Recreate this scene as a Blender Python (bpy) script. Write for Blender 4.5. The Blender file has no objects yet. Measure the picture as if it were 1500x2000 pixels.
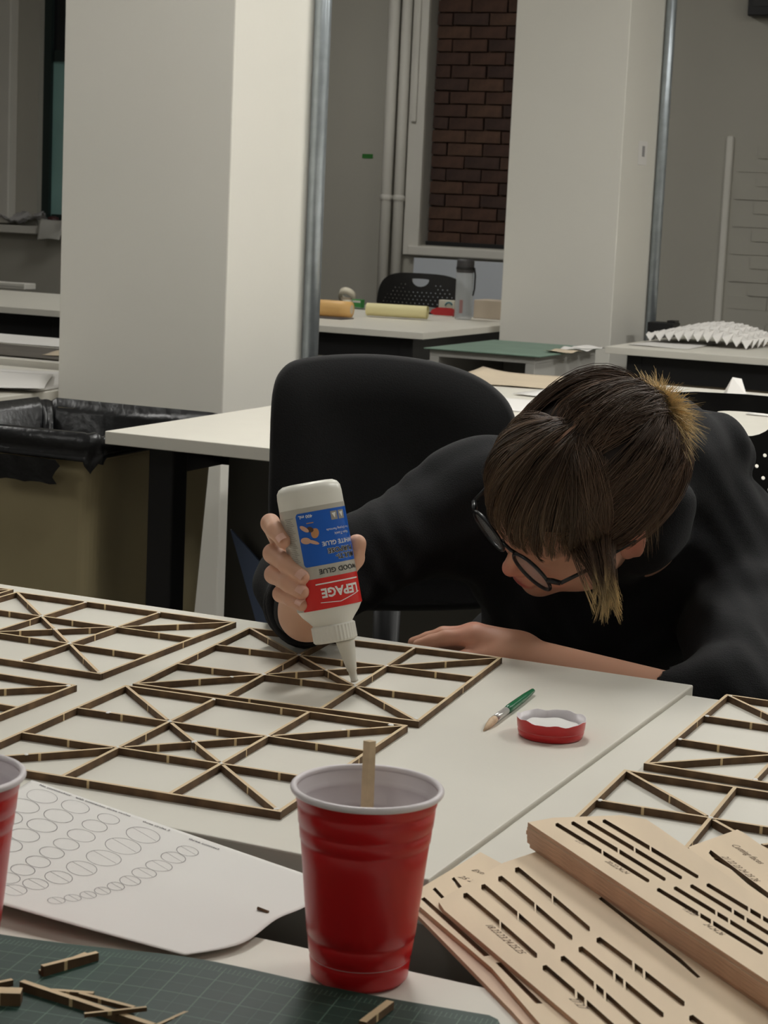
import bpy, bmesh, math, random
import numpy as np
from mathutils import Vector, Matrix
random.seed(7); RNG = np.random.default_rng(7)
scene = bpy.context.scene
COL = scene.collection

# ------------------------------------------------------------------ camera
FPX, PITCH, ROLL = 3778.56, 0.155163, 0.045705      # solved from the square wooden frames and the column verticals
H, ZT = 0.48, 0.73                                   # camera height above the table top, table top height
CZ = ZT + H
_fw = np.array([0, math.cos(PITCH), -math.sin(PITCH)]); _up0 = np.array([0, math.sin(PITCH), math.cos(PITCH)]); _rt0 = np.array([1., 0, 0])
_rt = math.cos(ROLL)*_rt0 + math.sin(ROLL)*_up0; _up = -math.sin(ROLL)*_rt0 + math.cos(ROLL)*_up0
CAM = np.array([0, 0, CZ])
cd = bpy.data.cameras.new('camera'); cam = bpy.data.objects.new('camera', cd); COL.objects.link(cam)
cd.sensor_fit = 'HORIZONTAL'; cd.sensor_width = 36.0; cd.lens = FPX/1500*36; cd.clip_start = 0.05
M = Matrix.Identity(4)
for i in range(3):
    M[i][0], M[i][1], M[i][2], M[i][3] = _rt[i], _up[i], -_fw[i], CAM[i]
cam.matrix_world = M
scene.camera = cam
cd.dof.use_dof = True; cd.dof.focus_distance = 2.1; cd.dof.aperture_fstop = 40.0

# ------------------------------------------------------------------ world, exposure
w = bpy.data.worlds.new('world'); scene.world = w; w.use_nodes = True
w.node_tree.nodes['Background'].inputs[0].default_value = (0.6, 0.6, 0.58, 1)
w.node_tree.nodes['Background'].inputs[1].default_value = 0.05
scene.view_settings.view_transform = 'Standard'; scene.view_settings.look = 'None'
scene.view_settings.gamma = 1.0; scene.view_settings.use_curve_mapping = False
scene.view_settings.exposure = 0.0

# room axes: U runs along the table edges to the right, N away from the camera
TH = math.radians(-24.4)
UX = np.array([math.cos(TH), math.sin(TH)]); NX = np.array([-math.sin(TH), math.cos(TH)])
def UN(u, n, z=0.0):
    p = u*UX + n*NX
    return np.array([p[0], p[1], z])
def toUN(p): return np.array([np.dot(p[:2], UX), np.dot(p[:2], NX), p[2]])
def ray(px, py): return _fw + (px-750)/FPX*_rt - (py-1000)/FPX*_up
def G(px, py, z=ZT):                    # pixel -> point on the horizontal plane z
    d = ray(px, py); return CAM + d*(z-CZ)/d[2]
def D(px, py, dep): return CAM + ray(px, py)*dep
def WALLN(px, py, n):
    d = ray(px, py); return CAM + d*(n/np.dot(d[:2], NX))

# ------------------------------------------------------------------ materials
MATS = {}
def srgb(c):
    return tuple(((x/255)/12.92 if x/255 <= 0.04045 else ((x/255+0.055)/1.055)**2.4) for x in c)
def mat(name, col, rough=0.6, metal=0.0, var=0.0, vscale=8.0, bump=0.0, bscale=60.0, spec=0.5, stretch=None, emit=0.0, trans=0.0, sheen=0.0, alpha=1.0, col2=None):
    if name in MATS: return MATS[name]
    m = bpy.data.materials.new(name); m.use_nodes = True; nt = m.node_tree; b = nt.nodes['Principled BSDF']
    c = srgb(col) if max(col) > 1.0 else col
    b.inputs['Base Color'].default_value = (*c, 1); b.inputs['Roughness'].default_value = rough; b.inputs['Metallic'].default_value = metal
    b.inputs['Specular IOR Level'].default_value = spec
    if trans: b.inputs['Transmission Weight'].default_value = trans
    if sheen: b.inputs['Sheen Weight'].default_value = sheen
    if alpha < 1: b.inputs['Alpha'].default_value = alpha
    if emit:
        b.inputs['Emission Color'].default_value = (*c, 1); b.inputs['Emission Strength'].default_value = emit
    if var or bump:
        tc = nt.nodes.new('ShaderNodeTexCoord'); mp = nt.nodes.new('ShaderNodeMapping'); nt.links.new(tc.outputs['Object'], mp.inputs[0])
        if stretch: mp.inputs['Scale'].default_value = stretch
    if var:
        n = nt.nodes.new('ShaderNodeTexNoise'); n.inputs['Scale'].default_value = vscale; n.inputs['Detail'].default_value = 5
        nt.links.new(mp.outputs[0], n.inputs['Vector'])
        r = nt.nodes.new('ShaderNodeValToRGB'); nt.links.new(n.outputs['Fac'], r.inputs[0])
        c2 = srgb(col2) if col2 else tuple(x*(1-var) for x in c); c3 = c if col2 else tuple(min(1, x*(1+var)) for x in c)
        r.color_ramp.elements[0].position = 0.3; r.color_ramp.elements[1].position = 0.7
        r.color_ramp.elements[0].color = (*c2, 1); r.color_ramp.elements[1].color = (*c3, 1)
        nt.links.new(r.outputs[0], b.inputs['Base Color'])
    if bump:
        n2 = nt.nodes.new('ShaderNodeTexNoise'); n2.inputs['Scale'].default_value = bscale; n2.inputs['Detail'].default_value = 4
        nt.links.new(mp.outputs[0], n2.inputs['Vector'])
        bp = nt.nodes.new('ShaderNodeBump'); bp.inputs['Strength'].default_value = bump; bp.inputs['Distance'].default_value = 0.004
        nt.links.new(n2.outputs['Fac'], bp.inputs['Height']); nt.links.new(bp.outputs[0], b.inputs['Normal'])
    MATS[name] = m
    return m
m_wall = mat('wall_paint_grey', (168, 165, 155), 0.8, var=0.03, vscale=1.5, bump=0.15, bscale=40)
m_column = mat('column_paint_white', (222, 219, 210), 0.75, var=0.015, vscale=2, bump=0.05, bscale=80)
m_trim = mat('trim_paint', (205, 202, 194), 0.6, var=0.03, vscale=5)
m_floor = mat('floor_grey', (96, 92, 86), 0.5, var=0.12, vscale=3)
m_ceiling = mat('ceiling_white', (205, 205, 200), 0.9)
m_laminate = mat('laminate_white', (221, 217, 206), 0.42, var=0.012, vscale=14, bump=0.03, bscale=400)
m_lamedge = mat('laminate_edge', (214, 210, 198), 0.5, var=0.02, vscale=20)
m_black = mat('black_steel', (13, 12, 14), 0.5, var=0.1, vscale=20)
m_blackfab = mat('black_mesh_fabric', (9, 8, 10), 0.9, var=0.25, vscale=300, bump=0.2, bscale=500, sheen=0.05)
m_blackplas = mat('black_plastic', (26, 25, 25), 0.45)
m_galv = mat('galvanised_steel', (170, 178, 184), 0.35, 0.75, var=0.1, vscale=30)
m_woodtop = mat('plywood_light', (213, 188, 150), 0.6, var=0.1, vscale=14, stretch=(1, 9, 9), bump=0.05, bscale=120)
m_burnt = mat('laser_burnt_edge', (126, 98, 68), 0.75, var=0.4, vscale=35, stretch=(1, 1, 0.4), col2=(60, 42, 28))
m_tab = mat('unburnt_tab', (222, 196, 150), 0.6)
m_glue = mat('white_glue', (236, 234, 230), 0.3)
m_red = mat('cup_red', (196, 22, 28), 0.28, spec=0.5, var=0.04, vscale=10)
m_cupwhite = mat('cup_white', (226, 219, 222), 0.35)
m_paper = mat('paper_white', (226, 223, 219), 0.75, var=0.01, vscale=6)
m_ink = mat('pencil_print', (120, 116, 118), 0.8)
m_matgreen = None

# ------------------------------------------------------------------ mesh helpers
def thing(name, label, cat, loc=(0, 0, 0), rz=0.0, group=None, kind=None):
    o = bpy.data.objects.new(name, None); COL.objects.link(o); o.empty_display_size = 0.05
    o.location = loc; o.rotation_euler = (0, 0, rz); tag(o, label, cat, group, kind); return o
def tag(o, label=None, cat=None, group=None, kind=None):
    if label: o['label'] = label
    if cat: o['category'] = cat
    if group: o['group'] = group
    if kind: o['kind'] = kind
    return o
def link(name, me, mats, parent=None, loc=None, smooth=False):
    for m in (mats if isinstance(mats, (list, tuple)) else [mats]): me.materials.append(m)
    if smooth: me.polygons.foreach_set('use_smooth', [True]*len(me.polygons))
    o = bpy.data.objects.new(name, me); COL.objects.link(o)
    if parent: o.parent = parent
    if loc is not None: o.location = loc
    return o
def mk(name, V, F, mats, parent=None, smooth=False, world=False, fm=None, loc=None):
    V = np.asarray(V, float)
    if world and parent is not None:
        root = parent
        while root.parent: root = root.parent
        L = np.array(root.location); a = -root.rotation_euler.z
        V = V - L; c, s = math.cos(a), math.sin(a)
        V = np.stack([c*V[:, 0]-s*V[:, 1], s*V[:, 0]+c*V[:, 1], V[:, 2]], 1)
        if parent is not root:
            V = V - np.array(parent.location)
    if world and parent is None:
        L = V.mean(0); L[2] = V[:, 2].min(); V = V - L; loc = L
    me = bpy.data.meshes.new(name); me.from_pydata(V.tolist(), [], [list(map(int, f)) for f in F])
    if fm is not None: me.polygons.foreach_set('material_index', fm)
    me.update()
    return link(name, me, mats, parent, loc, smooth)
BOXF = [(0, 3, 2, 1), (4, 5, 6, 7), (0, 1, 5, 4), (1, 2, 6, 5), (2, 3, 7, 6), (3, 0, 4, 7)]
def boxv(x0, x1, y0, y1, z0, z1):
    return [(x0, y0, z0), (x1, y0, z0), (x1, y1, z0), (x0, y1, z0), (x0, y0, z1), (x1, y0, z1), (x1, y1, z1), (x0, y1, z1)]
class MB:
    def __init__(s): s.V = []; s.F = []; s.M = []
    def add(s, V, F, m=0):
        o = len(s.V); s.V += [tuple(v) for v in V]; s.F += [tuple(i+o for i in f) for f in F]; s.M += [m]*len(F); return s
    def box(s, x0, x1, y0, y1, z0, z1, m=0): return s.add(boxv(x0, x1, y0, y1, z0, z1), BOXF, m)
    def tube(s, pts, r, n=10, m=0, cap=True):
        V, F = tubev(pts, r, n, cap); return s.add(V, F, m)
    def lathe(s, prof, n=32, m=0, c=(0, 0, 0)):
        V, F = lathev(prof, n); return s.add([(x+c[0], y+c[1], z+c[2]) for x, y, z in V], F, m)
    def build(s, name, mats, parent=None, smooth=False, loc=None, world=False): return mk(name, s.V, s.F, mats, parent, smooth, world, s.M, loc)
def tubev(pts, r, n=10, cap=True):
    P = [np.asarray(p, float) for p in pts]; k = len(P); R = list(r) if isinstance(r, (list, tuple, np.ndarray)) else [r]*k
    V = []; F = []; ref = None
    for i in range(k):
        t = P[min(i+1, k-1)]-P[max(i-1, 0)]; t /= np.linalg.norm(t)+1e-12
        if ref is None:
            a = np.array([0, 0, 1.]) if abs(t[2]) < 0.9 else np.array([1., 0, 0]); ref = np.cross(t, a)
        ref = ref - t*np.dot(ref, t); ref /= np.linalg.norm(ref)+1e-12; b = np.cross(t, ref)
        for j in range(n):
            a = 2*math.pi*j/n; V.append(P[i]+R[i]*(math.cos(a)*ref+math.sin(a)*b))
    for i in range(k-1):
        for j in range(n): F.append((i*n+j, i*n+(j+1) % n, (i+1)*n+(j+1) % n, (i+1)*n+j))
    if cap: F.append(tuple(range(n))[::-1]); F.append(tuple(range((k-1)*n, k*n)))
    return V, F
def lathev(prof, n=32):
    V = []; F = []; k = len(prof)
    for r, z in prof:
        for j in range(n):
            a = 2*math.pi*j/n; V.append((r*math.cos(a), r*math.sin(a), z))
    for i in range(k-1):
        for j in range(n): F.append((i*n+j, i*n+(j+1) % n, (i+1)*n+(j+1) % n, (i+1)*n+j))
    if prof[0][0] > 1e-6 and prof[0][0] < 0 : pass
    return V, F
def bevel(o, w=0.003, seg=2, angle=40):
    md = o.modifiers.new('bevel', 'BEVEL'); md.width = w; md.segments = seg; md.limit_method = 'ANGLE'; md.angle_limit = math.radians(angle); return o
def struct(o, label=None, cat=None):
    o['kind'] = 'structure'
    if label: o['label'] = label
    if cat: o['category'] = cat
    return o
def prism(outline, holes=(), z0=0.0, z1=0.01):
    """polygon with holes, extruded; returns V, F, facemat (0 = faces, 1 = cut edges)"""
    bm = bmesh.new(); es = []; loops = []
    for lp in [outline]+list(holes):
        vs = [bm.verts.new((p[0], p[1], 0)) for p in lp]; loops.append(len(vs))
        es += [bm.edges.new((vs[i], vs[(i+1) % len(vs)])) for i in range(len(vs))]
    bmesh.ops.triangle_fill(bm, use_beauty=True, use_dissolve=False, edges=es, normal=(0, 0, 1))
    bm.verts.ensure_lookup_table(); bm.verts.index_update()
    n = len(bm.verts); P = [(v.co.x, v.co.y) for v in bm.verts]; T = []
    for f in bm.faces:
        ids = [v.index for v in f.verts]
        a, b, c = [P[i] for i in ids]
        if (b[0]-a[0])*(c[1]-a[1])-(b[1]-a[1])*(c[0]-a[0]) < 0: ids = ids[::-1]
        T.append(ids)
    bm.free()
    V = [(x, y, z1) for x, y in P]+[(x, y, z0) for x, y in P]
    F = [tuple(t) for t in T]+[tuple(i+n for i in t[::-1]) for t in T]; fm = [0]*len(F); o = 0
    for L in loops:
        for i in range(L):
            a, b = o+i, o+(i+1) % L; F.append((a, b, b+n, a+n)); fm.append(1)
        o += L
    return V, F, fm
def text_shape(s, size=1.0, font_bold=0.0, shear=0.0):
    """text as flat triangles: V (2-D), F, width"""
    cu = bpy.data.curves.new('t', 'FONT'); cu.body = s; cu.size = size; cu.offset = font_bold; cu.shear = shear; cu.resolution_u = 2
    o = bpy.data.objects.new('t', cu); COL.objects.link(o)
    dg = bpy.context.evaluated_depsgraph_get(); me = bpy.data.meshes.new_from_object(o.evaluated_get(dg))
    V = np.array([v.co[:2] for v in me.vertices]).reshape(-1, 2); F = [tuple(p.vertices) for p in me.polygons]
    bpy.data.objects.remove(o); bpy.data.curves.remove(cu); bpy.data.meshes.remove(me)
    return V, F, (V[:, 0].max() if len(V) else 0)
def dup(root, loc, rz, label=None):
    r = root.copy(); COL.objects.link(r); r.location = loc; r.rotation_euler = (0, 0, rz)
    if label: r['label'] = label
    for ch in list(root.children):
        c = ch.copy(); COL.objects.link(c); c.parent = r
        for g in list(ch.children):
            d = g.copy(); COL.objects.link(d); d.parent = c
    return r

# ------------------------------------------------------------------ room shell
U0, U1, N0, N1, ZC = -9.0, 3.6, -3.0, 10.57, 3.3
def unbox(name, u0, u1, n0, n1, z0, z1, m, parent=None):
    o = MB().box(u0, u1, n0, n1, z0, z1).build(name, m, parent)
    if parent is None: o.rotation_euler = (0, 0, TH)
    return o
struct(unbox('floor', U0, U1, N0, N1+0.5, -0.1, 0, m_floor))
struct(unbox('ceiling', U0, U1, N0, N1+0.5, ZC, ZC+0.1, m_ceiling))
struct(unbox('wall_left', U0-0.15, U0, N0, N1+0.5, 0, ZC, m_wall))
struct(unbox('wall_right', U1, U1+0.15, N0, N1+0.5, 0, ZC, m_column))
struct(unbox('wall_back', U0, U1, N0-0.15, N0, 0, ZC, m_column))
# far wall with two window openings
A0, A1, B0, B1, ZS, ZH = -7.36, -6.1, -4.64, -3.42, 1.01, 2.95
wf = MB()
for a, b in ((U0, A0), (A1, B0), (B1, U1)): wf.box(a, b, N1, N1+0.4, 0, ZC)
for a, b in ((A0, A1), (B0, B1)): wf.box(a, b, N1, N1+0.4, 0, ZS); wf.box(a, b, N1, N1+0.4, ZH, ZC)
wall_far = struct(wf.build('wall_far', m_wall)); wall_far.rotation_euler = (0, 0, TH)
# bricked-up window: every brick is a piece of its own on a mortar bed
m_mortar = mat('old_mortar', (96, 74, 59), 0.95, var=0.35, vscale=9, bump=0.5, bscale=60, col2=(70, 52, 42))
m_bricks = [mat('brick_%s' % k, c, 0.9, var=0.28, vscale=16, bump=0.5, bscale=70) for k, c in (('a', (72, 50, 40)), ('b', (66, 46, 38)), ('c', (78, 56, 44)), ('d', (61, 44, 38)))]
w1 = thing('window_1', 'bricked-up window opening of dark red bricks behind the right column', 'window', (0, 0, 0), TH); w1['kind'] = 'structure'
MB().box(B0, B1, N1+0.135, N1+0.2, ZS, ZH).build('mortar', m_mortar, w1)
bme = [None]*4
for k in range(4):
    me = bpy.data.meshes.new('brick'); V = np.array(boxv(-0.107, 0.107, -0.03, 0.03, -0.0325, 0.0325)); V[:, [0, 2]] += RNG.normal(0, 0.0018, (8, 2))
    me.from_pydata(V.tolist(), [], BOXF); me.materials.append(m_bricks[k]); bme[k] = me
for r in range(26):
    z = ZS+0.045+0.0745*r
    for c in range(-1, 7):
        u = B0+0.1+0.2245*c+(0.112 if r % 2 else 0)
        if u-0.107 < B0-0.001 and u+0.107 > B0+0.03: u0 = B0+0.002; u1 = u+0.107
        elif u+0.107 > B1: u0 = u-0.107; u1 = B1-0.002
        else: u0 = u-0.107; u1 = u+0.107
        if u0 < B0 or u1-u0 < 0.03 or u1 > B1: continue
        o = bpy.data.objects.new('brick', bme[random.randrange(4)]); COL.objects.link(o); o.parent = w1
        o.location = ((u0+u1)/2, N1+0.132+random.uniform(-0.004, 0.004), z); o.scale = ((u1-u0)/0.214, 1, 1); o.rotation_euler = (0, random.uniform(-0.01, 0.01), random.uniform(-0.01, 0.01))
sl = MB().box(B0-0.06, B1+0.06, N1-0.05, N1+0.1, ZS-0.06, ZS-0.005).build('window_sill', m_trim, w1); bevel(sl, 0.008)
MB().box(B0, B1, N1+0.08, N1+0.11, ZS-0.004, ZS+0.025).build('dark_bottom_rail', m_black, w1)
for u in (B0-0.1, B1):
    jb = MB().box(u, u+0.1, N1-0.03, N1+0.13, ZS-0.06, ZH).build('jamb', m_trim, w1); bevel(jb, 0.006)
bd = MB().box(B0-0.075, B0-0.045, N1-0.05, N1-0.03, 1.72, ZH).build('moulding', m_trim, w1); bevel(bd, 0.006)
bevel(struct(unbox('trim_2', B0-0.02, B1, N1-0.04, N1, 0.0, ZS-0.075, mat('pale_blue_panel', (196, 201, 208), 0.6, var=0.02, vscale=4))), 0.004)
# second window, at the far left, with teal glass
m_teal = mat('teal_window_glass', (128, 166, 162), 0.15, var=0.08, vscale=3)
m_dkgreen = mat('dark_green_frame', (26, 40, 38), 0.5)
w2 = thing('window_2', 'far left window with teal glass in a dark green frame', 'window', (0, 0, 0), TH); w2['kind'] = 'structure'
MB().box(A0+0.05, A1-0.05, N1+0.08, N1+0.09, ZS+0.06, 2.05).build('pane', m_teal, w2)
MB().box(A0+0.05, A1-0.05, N1+0.08, N1+0.09, 2.12, ZH-0.03).build('pane', mat('dark_upper_glass', (24, 27, 30), 0.1), w2)
MB().box(A0, A0+0.055, N1+0.05, N1+0.12, ZS, ZH).build('frame_stile', m_dkgreen, w2)
MB().box(A1-0.08, A1, N1+0.05, N1+0.12, ZS, ZH).build('frame_stile', m_dkgreen, w2)
for z in (ZS, 2.05, ZH-0.06): MB().box(A0+0.08, A1-0.08, N1+0.05, N1+0.12, z, z+0.07).build('frame_rail', m_dkgreen, w2)
bevel(MB().box(A0-0.6, A1+0.1, N1-0.12, N1+0.17, ZS-0.06, ZS-0.01).build('window_sill', m_trim, w2), 0.006)
bevel(MB().box(A0-0.3, A0-0.16, N1-0.09, N1, ZS, ZC-0.02).build('wall_post', m_trim, w2), 0.01)
# painted brick patch on the far wall, with the pale vertical strip beside it
pb = bpy.data.meshes.new('painted_brick'); pb.from_pydata(boxv(-0.109, 0.109, -0.006, 0.004, -0.0345, 0.0345), [], BOXF); pb.materials.append(m_wall)
for r in range(14):
    for c in range(6):
        o = bpy.data.objects.new('painted_brick', pb); COL.objects.link(o); o.parent = wall_far
        o.location = (-2.66+0.2245*c+(0.112 if r % 2 else 0), N1+random.uniform(-0.003, 0.005), 0.64+0.0745*r)
        o.rotation_euler = (random.uniform(-0.02, 0.02), random.uniform(-0.01, 0.01), random.uniform(-0.012, 0.012))
bevel(struct(unbox('trim_1', -2.835, -2.795, N1-0.02, N1+0.01, 0.2, 1.69, m_trim)), 0.012, 3)
# pipes on the far wall
for k, (u, r_, lab) in enumerate(((-4.845, 0.034, 'white painted vertical pipe standing out from the far wall, left one of two'), (-4.765, 0.03, 'white painted vertical pipe hugging the bricked window frame, right one of two'))):
    p = thing('wall_pipe', lab, 'pipe', UN(u, N1-0.06, 0), 0, 'pair of far wall pipes')
    mk('pipe', *tubev([(0, 0, 0), (0, 0, ZC)], r_, 16), m_trim, p, True)
    mk('coupling', *lathev([(r_, 1.26), (r_+0.006, 1.265), (r_+0.006, 1.29), (r_, 1.295)], 16), m_trim, p, True)
    mk('coupling', *lathev([(r_, 2.5), (r_+0.006, 2.505), (r_+0.006, 2.53), (r_, 2.535)], 16), m_trim, p, True)
tp = WALLN(718, 305, N1-0.001); t_ = toUN(tp)
o = MB().box(-0.035, 0.035, -0.002, 0.0, -0.013, 0.013).build('tape_strip', mat('green_tape', (40, 110, 40), 0.6, var=0.06, vscale=40)); o.location = tp; o.rotation_euler = (0, 0, TH); tag(o, 'small strip of green tape stuck on the far grey wall', 'tape')
bx = thing('wall_box', 'black box mounted high on the far wall at the top right', 'box', WALLN(1468, 35, N1), TH)
bevel(MB().box(0, 0.3, -0.1, 0, 0, 0.4).build('casing', m_black, bx), 0.008); MB().box(0.03, 0.27, -0.104, -0.1, 0.05, 0.35).build('grille', m_blackplas, bx)

# columns with steel conduit
def column(name, cu, n0, w_, d_, lab):
    o = MB().box(-w_, 0, 0, d_, 0, ZC).build(name, m_column); o.location = UN(cu, n0); o.rotation_euler = (0, 0, TH); bevel(o, 0.004); tag(o, lab, 'column', kind='structure'); return o
CLU, CLN = -2.55, 4.54; CRU, CRN = -2.525, 7.78
column('column_1', CLU, CLN, 0.53, 0.545, 'large white square column at the left behind the waste bin')
column('column_2', CRU, CRN, 0.5, 0.50, 'white square column at the right behind the green-topped cabinet')
def conduit(u, n, r_, lab, clamps):
    c = thing('conduit', lab, 'conduit', UN(u, n), TH, 'steel conduits on the columns')
    mk('pipe', *tubev([(0, 0, 0), (0, 0, ZC)], r_, 16), m_galv, c, True)
    for z in clamps:
        mk('coupling', *lathev([(r_, z-0.03), (r_*1.25, z-0.028), (r_*1.25, z-0.008), (r_*1.1, z), (r_*1.25, z+0.008), (r_*1.25, z+0.028), (r_, z+0.03)], 16), m_galv, c, True)
        MB().box(-r_*1.3, r_*0.2, -0.05, 0.05, z-0.012, z+0.012).build('strap', m_galv, c)
conduit(CLU+0.026, CLN+0.455, 0.024, 'grey steel conduit running up the left column', (2.9, 0.4))
conduit(CRU+0.026, CRN+0.478, 0.022, 'grey steel conduit running up the right column', (2.19, 0.4))
# small notice on the right column's side face
q = toUN(CAM+ray(1255, 300)*((CRU)/np.dot(ray(1255, 300)[:2], UX))) if False else None
def hit_u(px, py, u):
    d = ray(px, py); t = (u-np.dot(CAM[:2], UX))/np.dot(d[:2], UX); return CAM+d*t
q = hit_u(1255, 299, CRU+0.001)
nt_ = thing('wall_notice', 'small paper notice taped to the side of the right column', 'notice', q, TH)
MB().box(0, 0.001, -0.06, 0.06, -0.05, 0.05).build('sheet', m_paper, nt_); MB().box(0.001, 0.0016, -0.01, 0.025, -0.015, 0.03).build('print_block', mat('grey_print', (150, 148, 148), 0.8), nt_)

# ceiling lights (overhead, out of the picture)
m_tube = mat('lit_diffuser', (1.0, 0.985, 0.94), 0.5, emit=1.0)
LIGHTS = [(-1.5, 3.0, 34, 'above the person'), (1.1, 3.4, 33, 'right of the person'), (-1.0, 5.6, 27, 'above the paper-strewn desk'), (1.3, 6.6, 46, 'by the right background desk'), (-5.2, 4.0, 26, 'left of the left column'), (-4.4, 8.3, 22, 'near the bricked window'), (-1.0, 0.2, 5, 'above the camera'), (1.6, -1.0, 5, 'behind the camera to the right'), (-4.8, 0.0, 18, 'behind the camera to the left')]
for k, (u, n, e, ph) in enumerate(LIGHTS):
    L = thing('ceiling_light', 'long ceiling light panel hanging overhead '+ph, 'light', UN(u, n, ZC-0.12), TH, 'ceiling lights')
    bevel(MB().box(-0.17, 0.17, -0.65, 0.65, 0.02, 0.12).build('housing', m_trim, L), 0.006)
    m = m_tube.copy(); m.name = 'lit_diffuser'; m.node_tree.nodes['Principled BSDF'].inputs['Emission Strength'].default_value = e
    MB().box(-0.15, 0.15, -0.62, 0.62, 0.0, 0.02).build('diffuser', m, L)

# ------------------------------------------------------------------ desks
def desk(u0, u1, n0, n1, lab, zt=ZT, th=0.027, apron=0.07, inset=0.08, legs=True, name='desk', group=None, edge=None):
    r = thing(name, lab, 'table', UN((u0+u1)/2, (n0+n1)/2, 0), TH, group); a, b = (u1-u0)/2, (n1-n0)/2
    bevel(MB().box(-a, a, -b, b, zt-th, zt).build('tabletop', m_laminate, r), 0.0015, 2)
    zb = zt-th
    for s in (-1, 1):
        MB().box(-a+0.09, a-0.09, s*(b-inset)-0.015, s*(b-inset)+0.015, zb-apron, zb-0.001).build('rail', m_black, r)
        MB().box(s*(a-0.1)-0.02, s*(a-0.1)+0.02, -b+0.1, b-0.1, zb-apron, zb-0.001).build('rail', m_black, r)
        if legs:
            for t in (-1, 1): bevel(MB().box(s*(a-0.1)-0.03, s*(a-0.1)+0.03, t*(b-0.09)-0.03, t*(b-0.09)+0.03, 0, zb-0.001).build('leg', m_black, r), 0.004)
    return r
ZT2 = ZT-0.0033
DG = 'white laminate desks'
desk(-2.25, -0.517, 1.248, 1.948, 'white desk carrying most of the glued wooden lattice frames', ZT, group=DG)
desk(-0.5155, 1.0, 1.246, 1.915, 'white desk to the right of the seam, with two lattice frames', ZT2, group=DG)
desk(-1.7, 0.75, 0.36, 1.085, 'white desk nearest the camera, under the red cups and green mat', ZT, group=DG)
d1 = desk(-2.178, -0.45, 3.385, 4.12, 'empty white desk corner behind the black chair, beside the waste bin', ZT, apron=0.06, inset=0.3, group=DG)
MB().box(-0.69, 0.7, -0.15, -0.135, 0.08, 0.70).build('under_desk_panel', mat('smoked_panel', (70, 68, 62), 0.35), d1)
tb = thing('blue_triangle', 'blue-grey triangular sheet leaning under the empty white desk', 'sheet', UN(-2.0, 3.575, 0.0), TH)
mk('sheet', [(0.02, 0, 0.52), (0.10, 0, 0.30), (0.21, -0.0, 0.36), (0.02, 0.006, 0.52), (0.10, 0.006, 0.30), (0.21, 0.006, 0.36)], [(0, 1, 2), (5, 4, 3), (0, 3, 4, 1), (1, 4, 5, 2), (2, 5, 3, 0)], mat('blue_grey_sheet', (88, 102, 130), 0.5), tb)
mk('support_stick', *tubev([(0.10, 0.003, 0.0), (0.10, 0.003, 0.31)], 0.004, 6), m_black, tb)
desk(-2.14, 0.6, 4.30, 5.58, 'white desk piled with loose papers behind the person', ZT, group=DG)
desk(-4.5, -3.08, 7.09, 8.42, 'white desk in the background with rolls and a water bottle', ZT, apron=0.1, group=DG)
rd = desk(-2.32, -0.4, 7.09, 8.6, 'white desk at the right background holding the folded paper model', ZT, apron=0.1, group=DG)
MB().box(-0.35, 0.85, -0.5, -0.48, 0.2, 0.70).build('under_desk_panel', m_black, rd)  # added black panel, stands in for the dark chairs tucked under this desk
desk(-4.7, -3.115, 3.95, 5.13, 'white desk left of the column, with sheets of paper', 0.66, group=DG)
desk(-5.4, -3.16, 5.16, 6.05, 'white desk left of the column, with dark drawings and brown paper', 0.68, group=DG)
desk(-6.6, -4.56, 6.8, 7.95, 'plain white desk at the far left in front of the window', ZT, apron=0.18, group=DG)
# cable trough between the two rows of desks
ct = thing('cable_trough', 'grey metal cable trough in the gap between the near and far desks', 'trough', UN(-0.6, 1.166, 0), TH)
m_trough = mat('grey_powder_steel', (128, 126, 120), 0.55)
MB().box(-1.0, 1.3, -0.072, -0.069, 0.615, 0.70).build('side_plate', m_trough, ct); MB().box(-1.0, 1.3, 0.069, 0.072, 0.615, 0.70).build('side_plate', m_trough, ct)
MB().box(-1.0, 1.3, -0.069, 0.069, 0.612, 0.615).build('bottom_plate', m_trough, ct)
for y in (0.035, 0.0): MB().box(-1.0, 1.3, y-0.006, y+0.006, 0.66, 0.668).build('white_cable', m_trim, ct)
MB().box(-0.04, 0.16, -0.05, -0.02, 0.615, 0.645).build('power_strip', m_black, ct)
for x in (-0.9, 0.3, 1.2): MB().box(x-0.03, x+0.03, -0.07, 0.07, 0, 0.612).build('stand', m_trough, ct)

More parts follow.
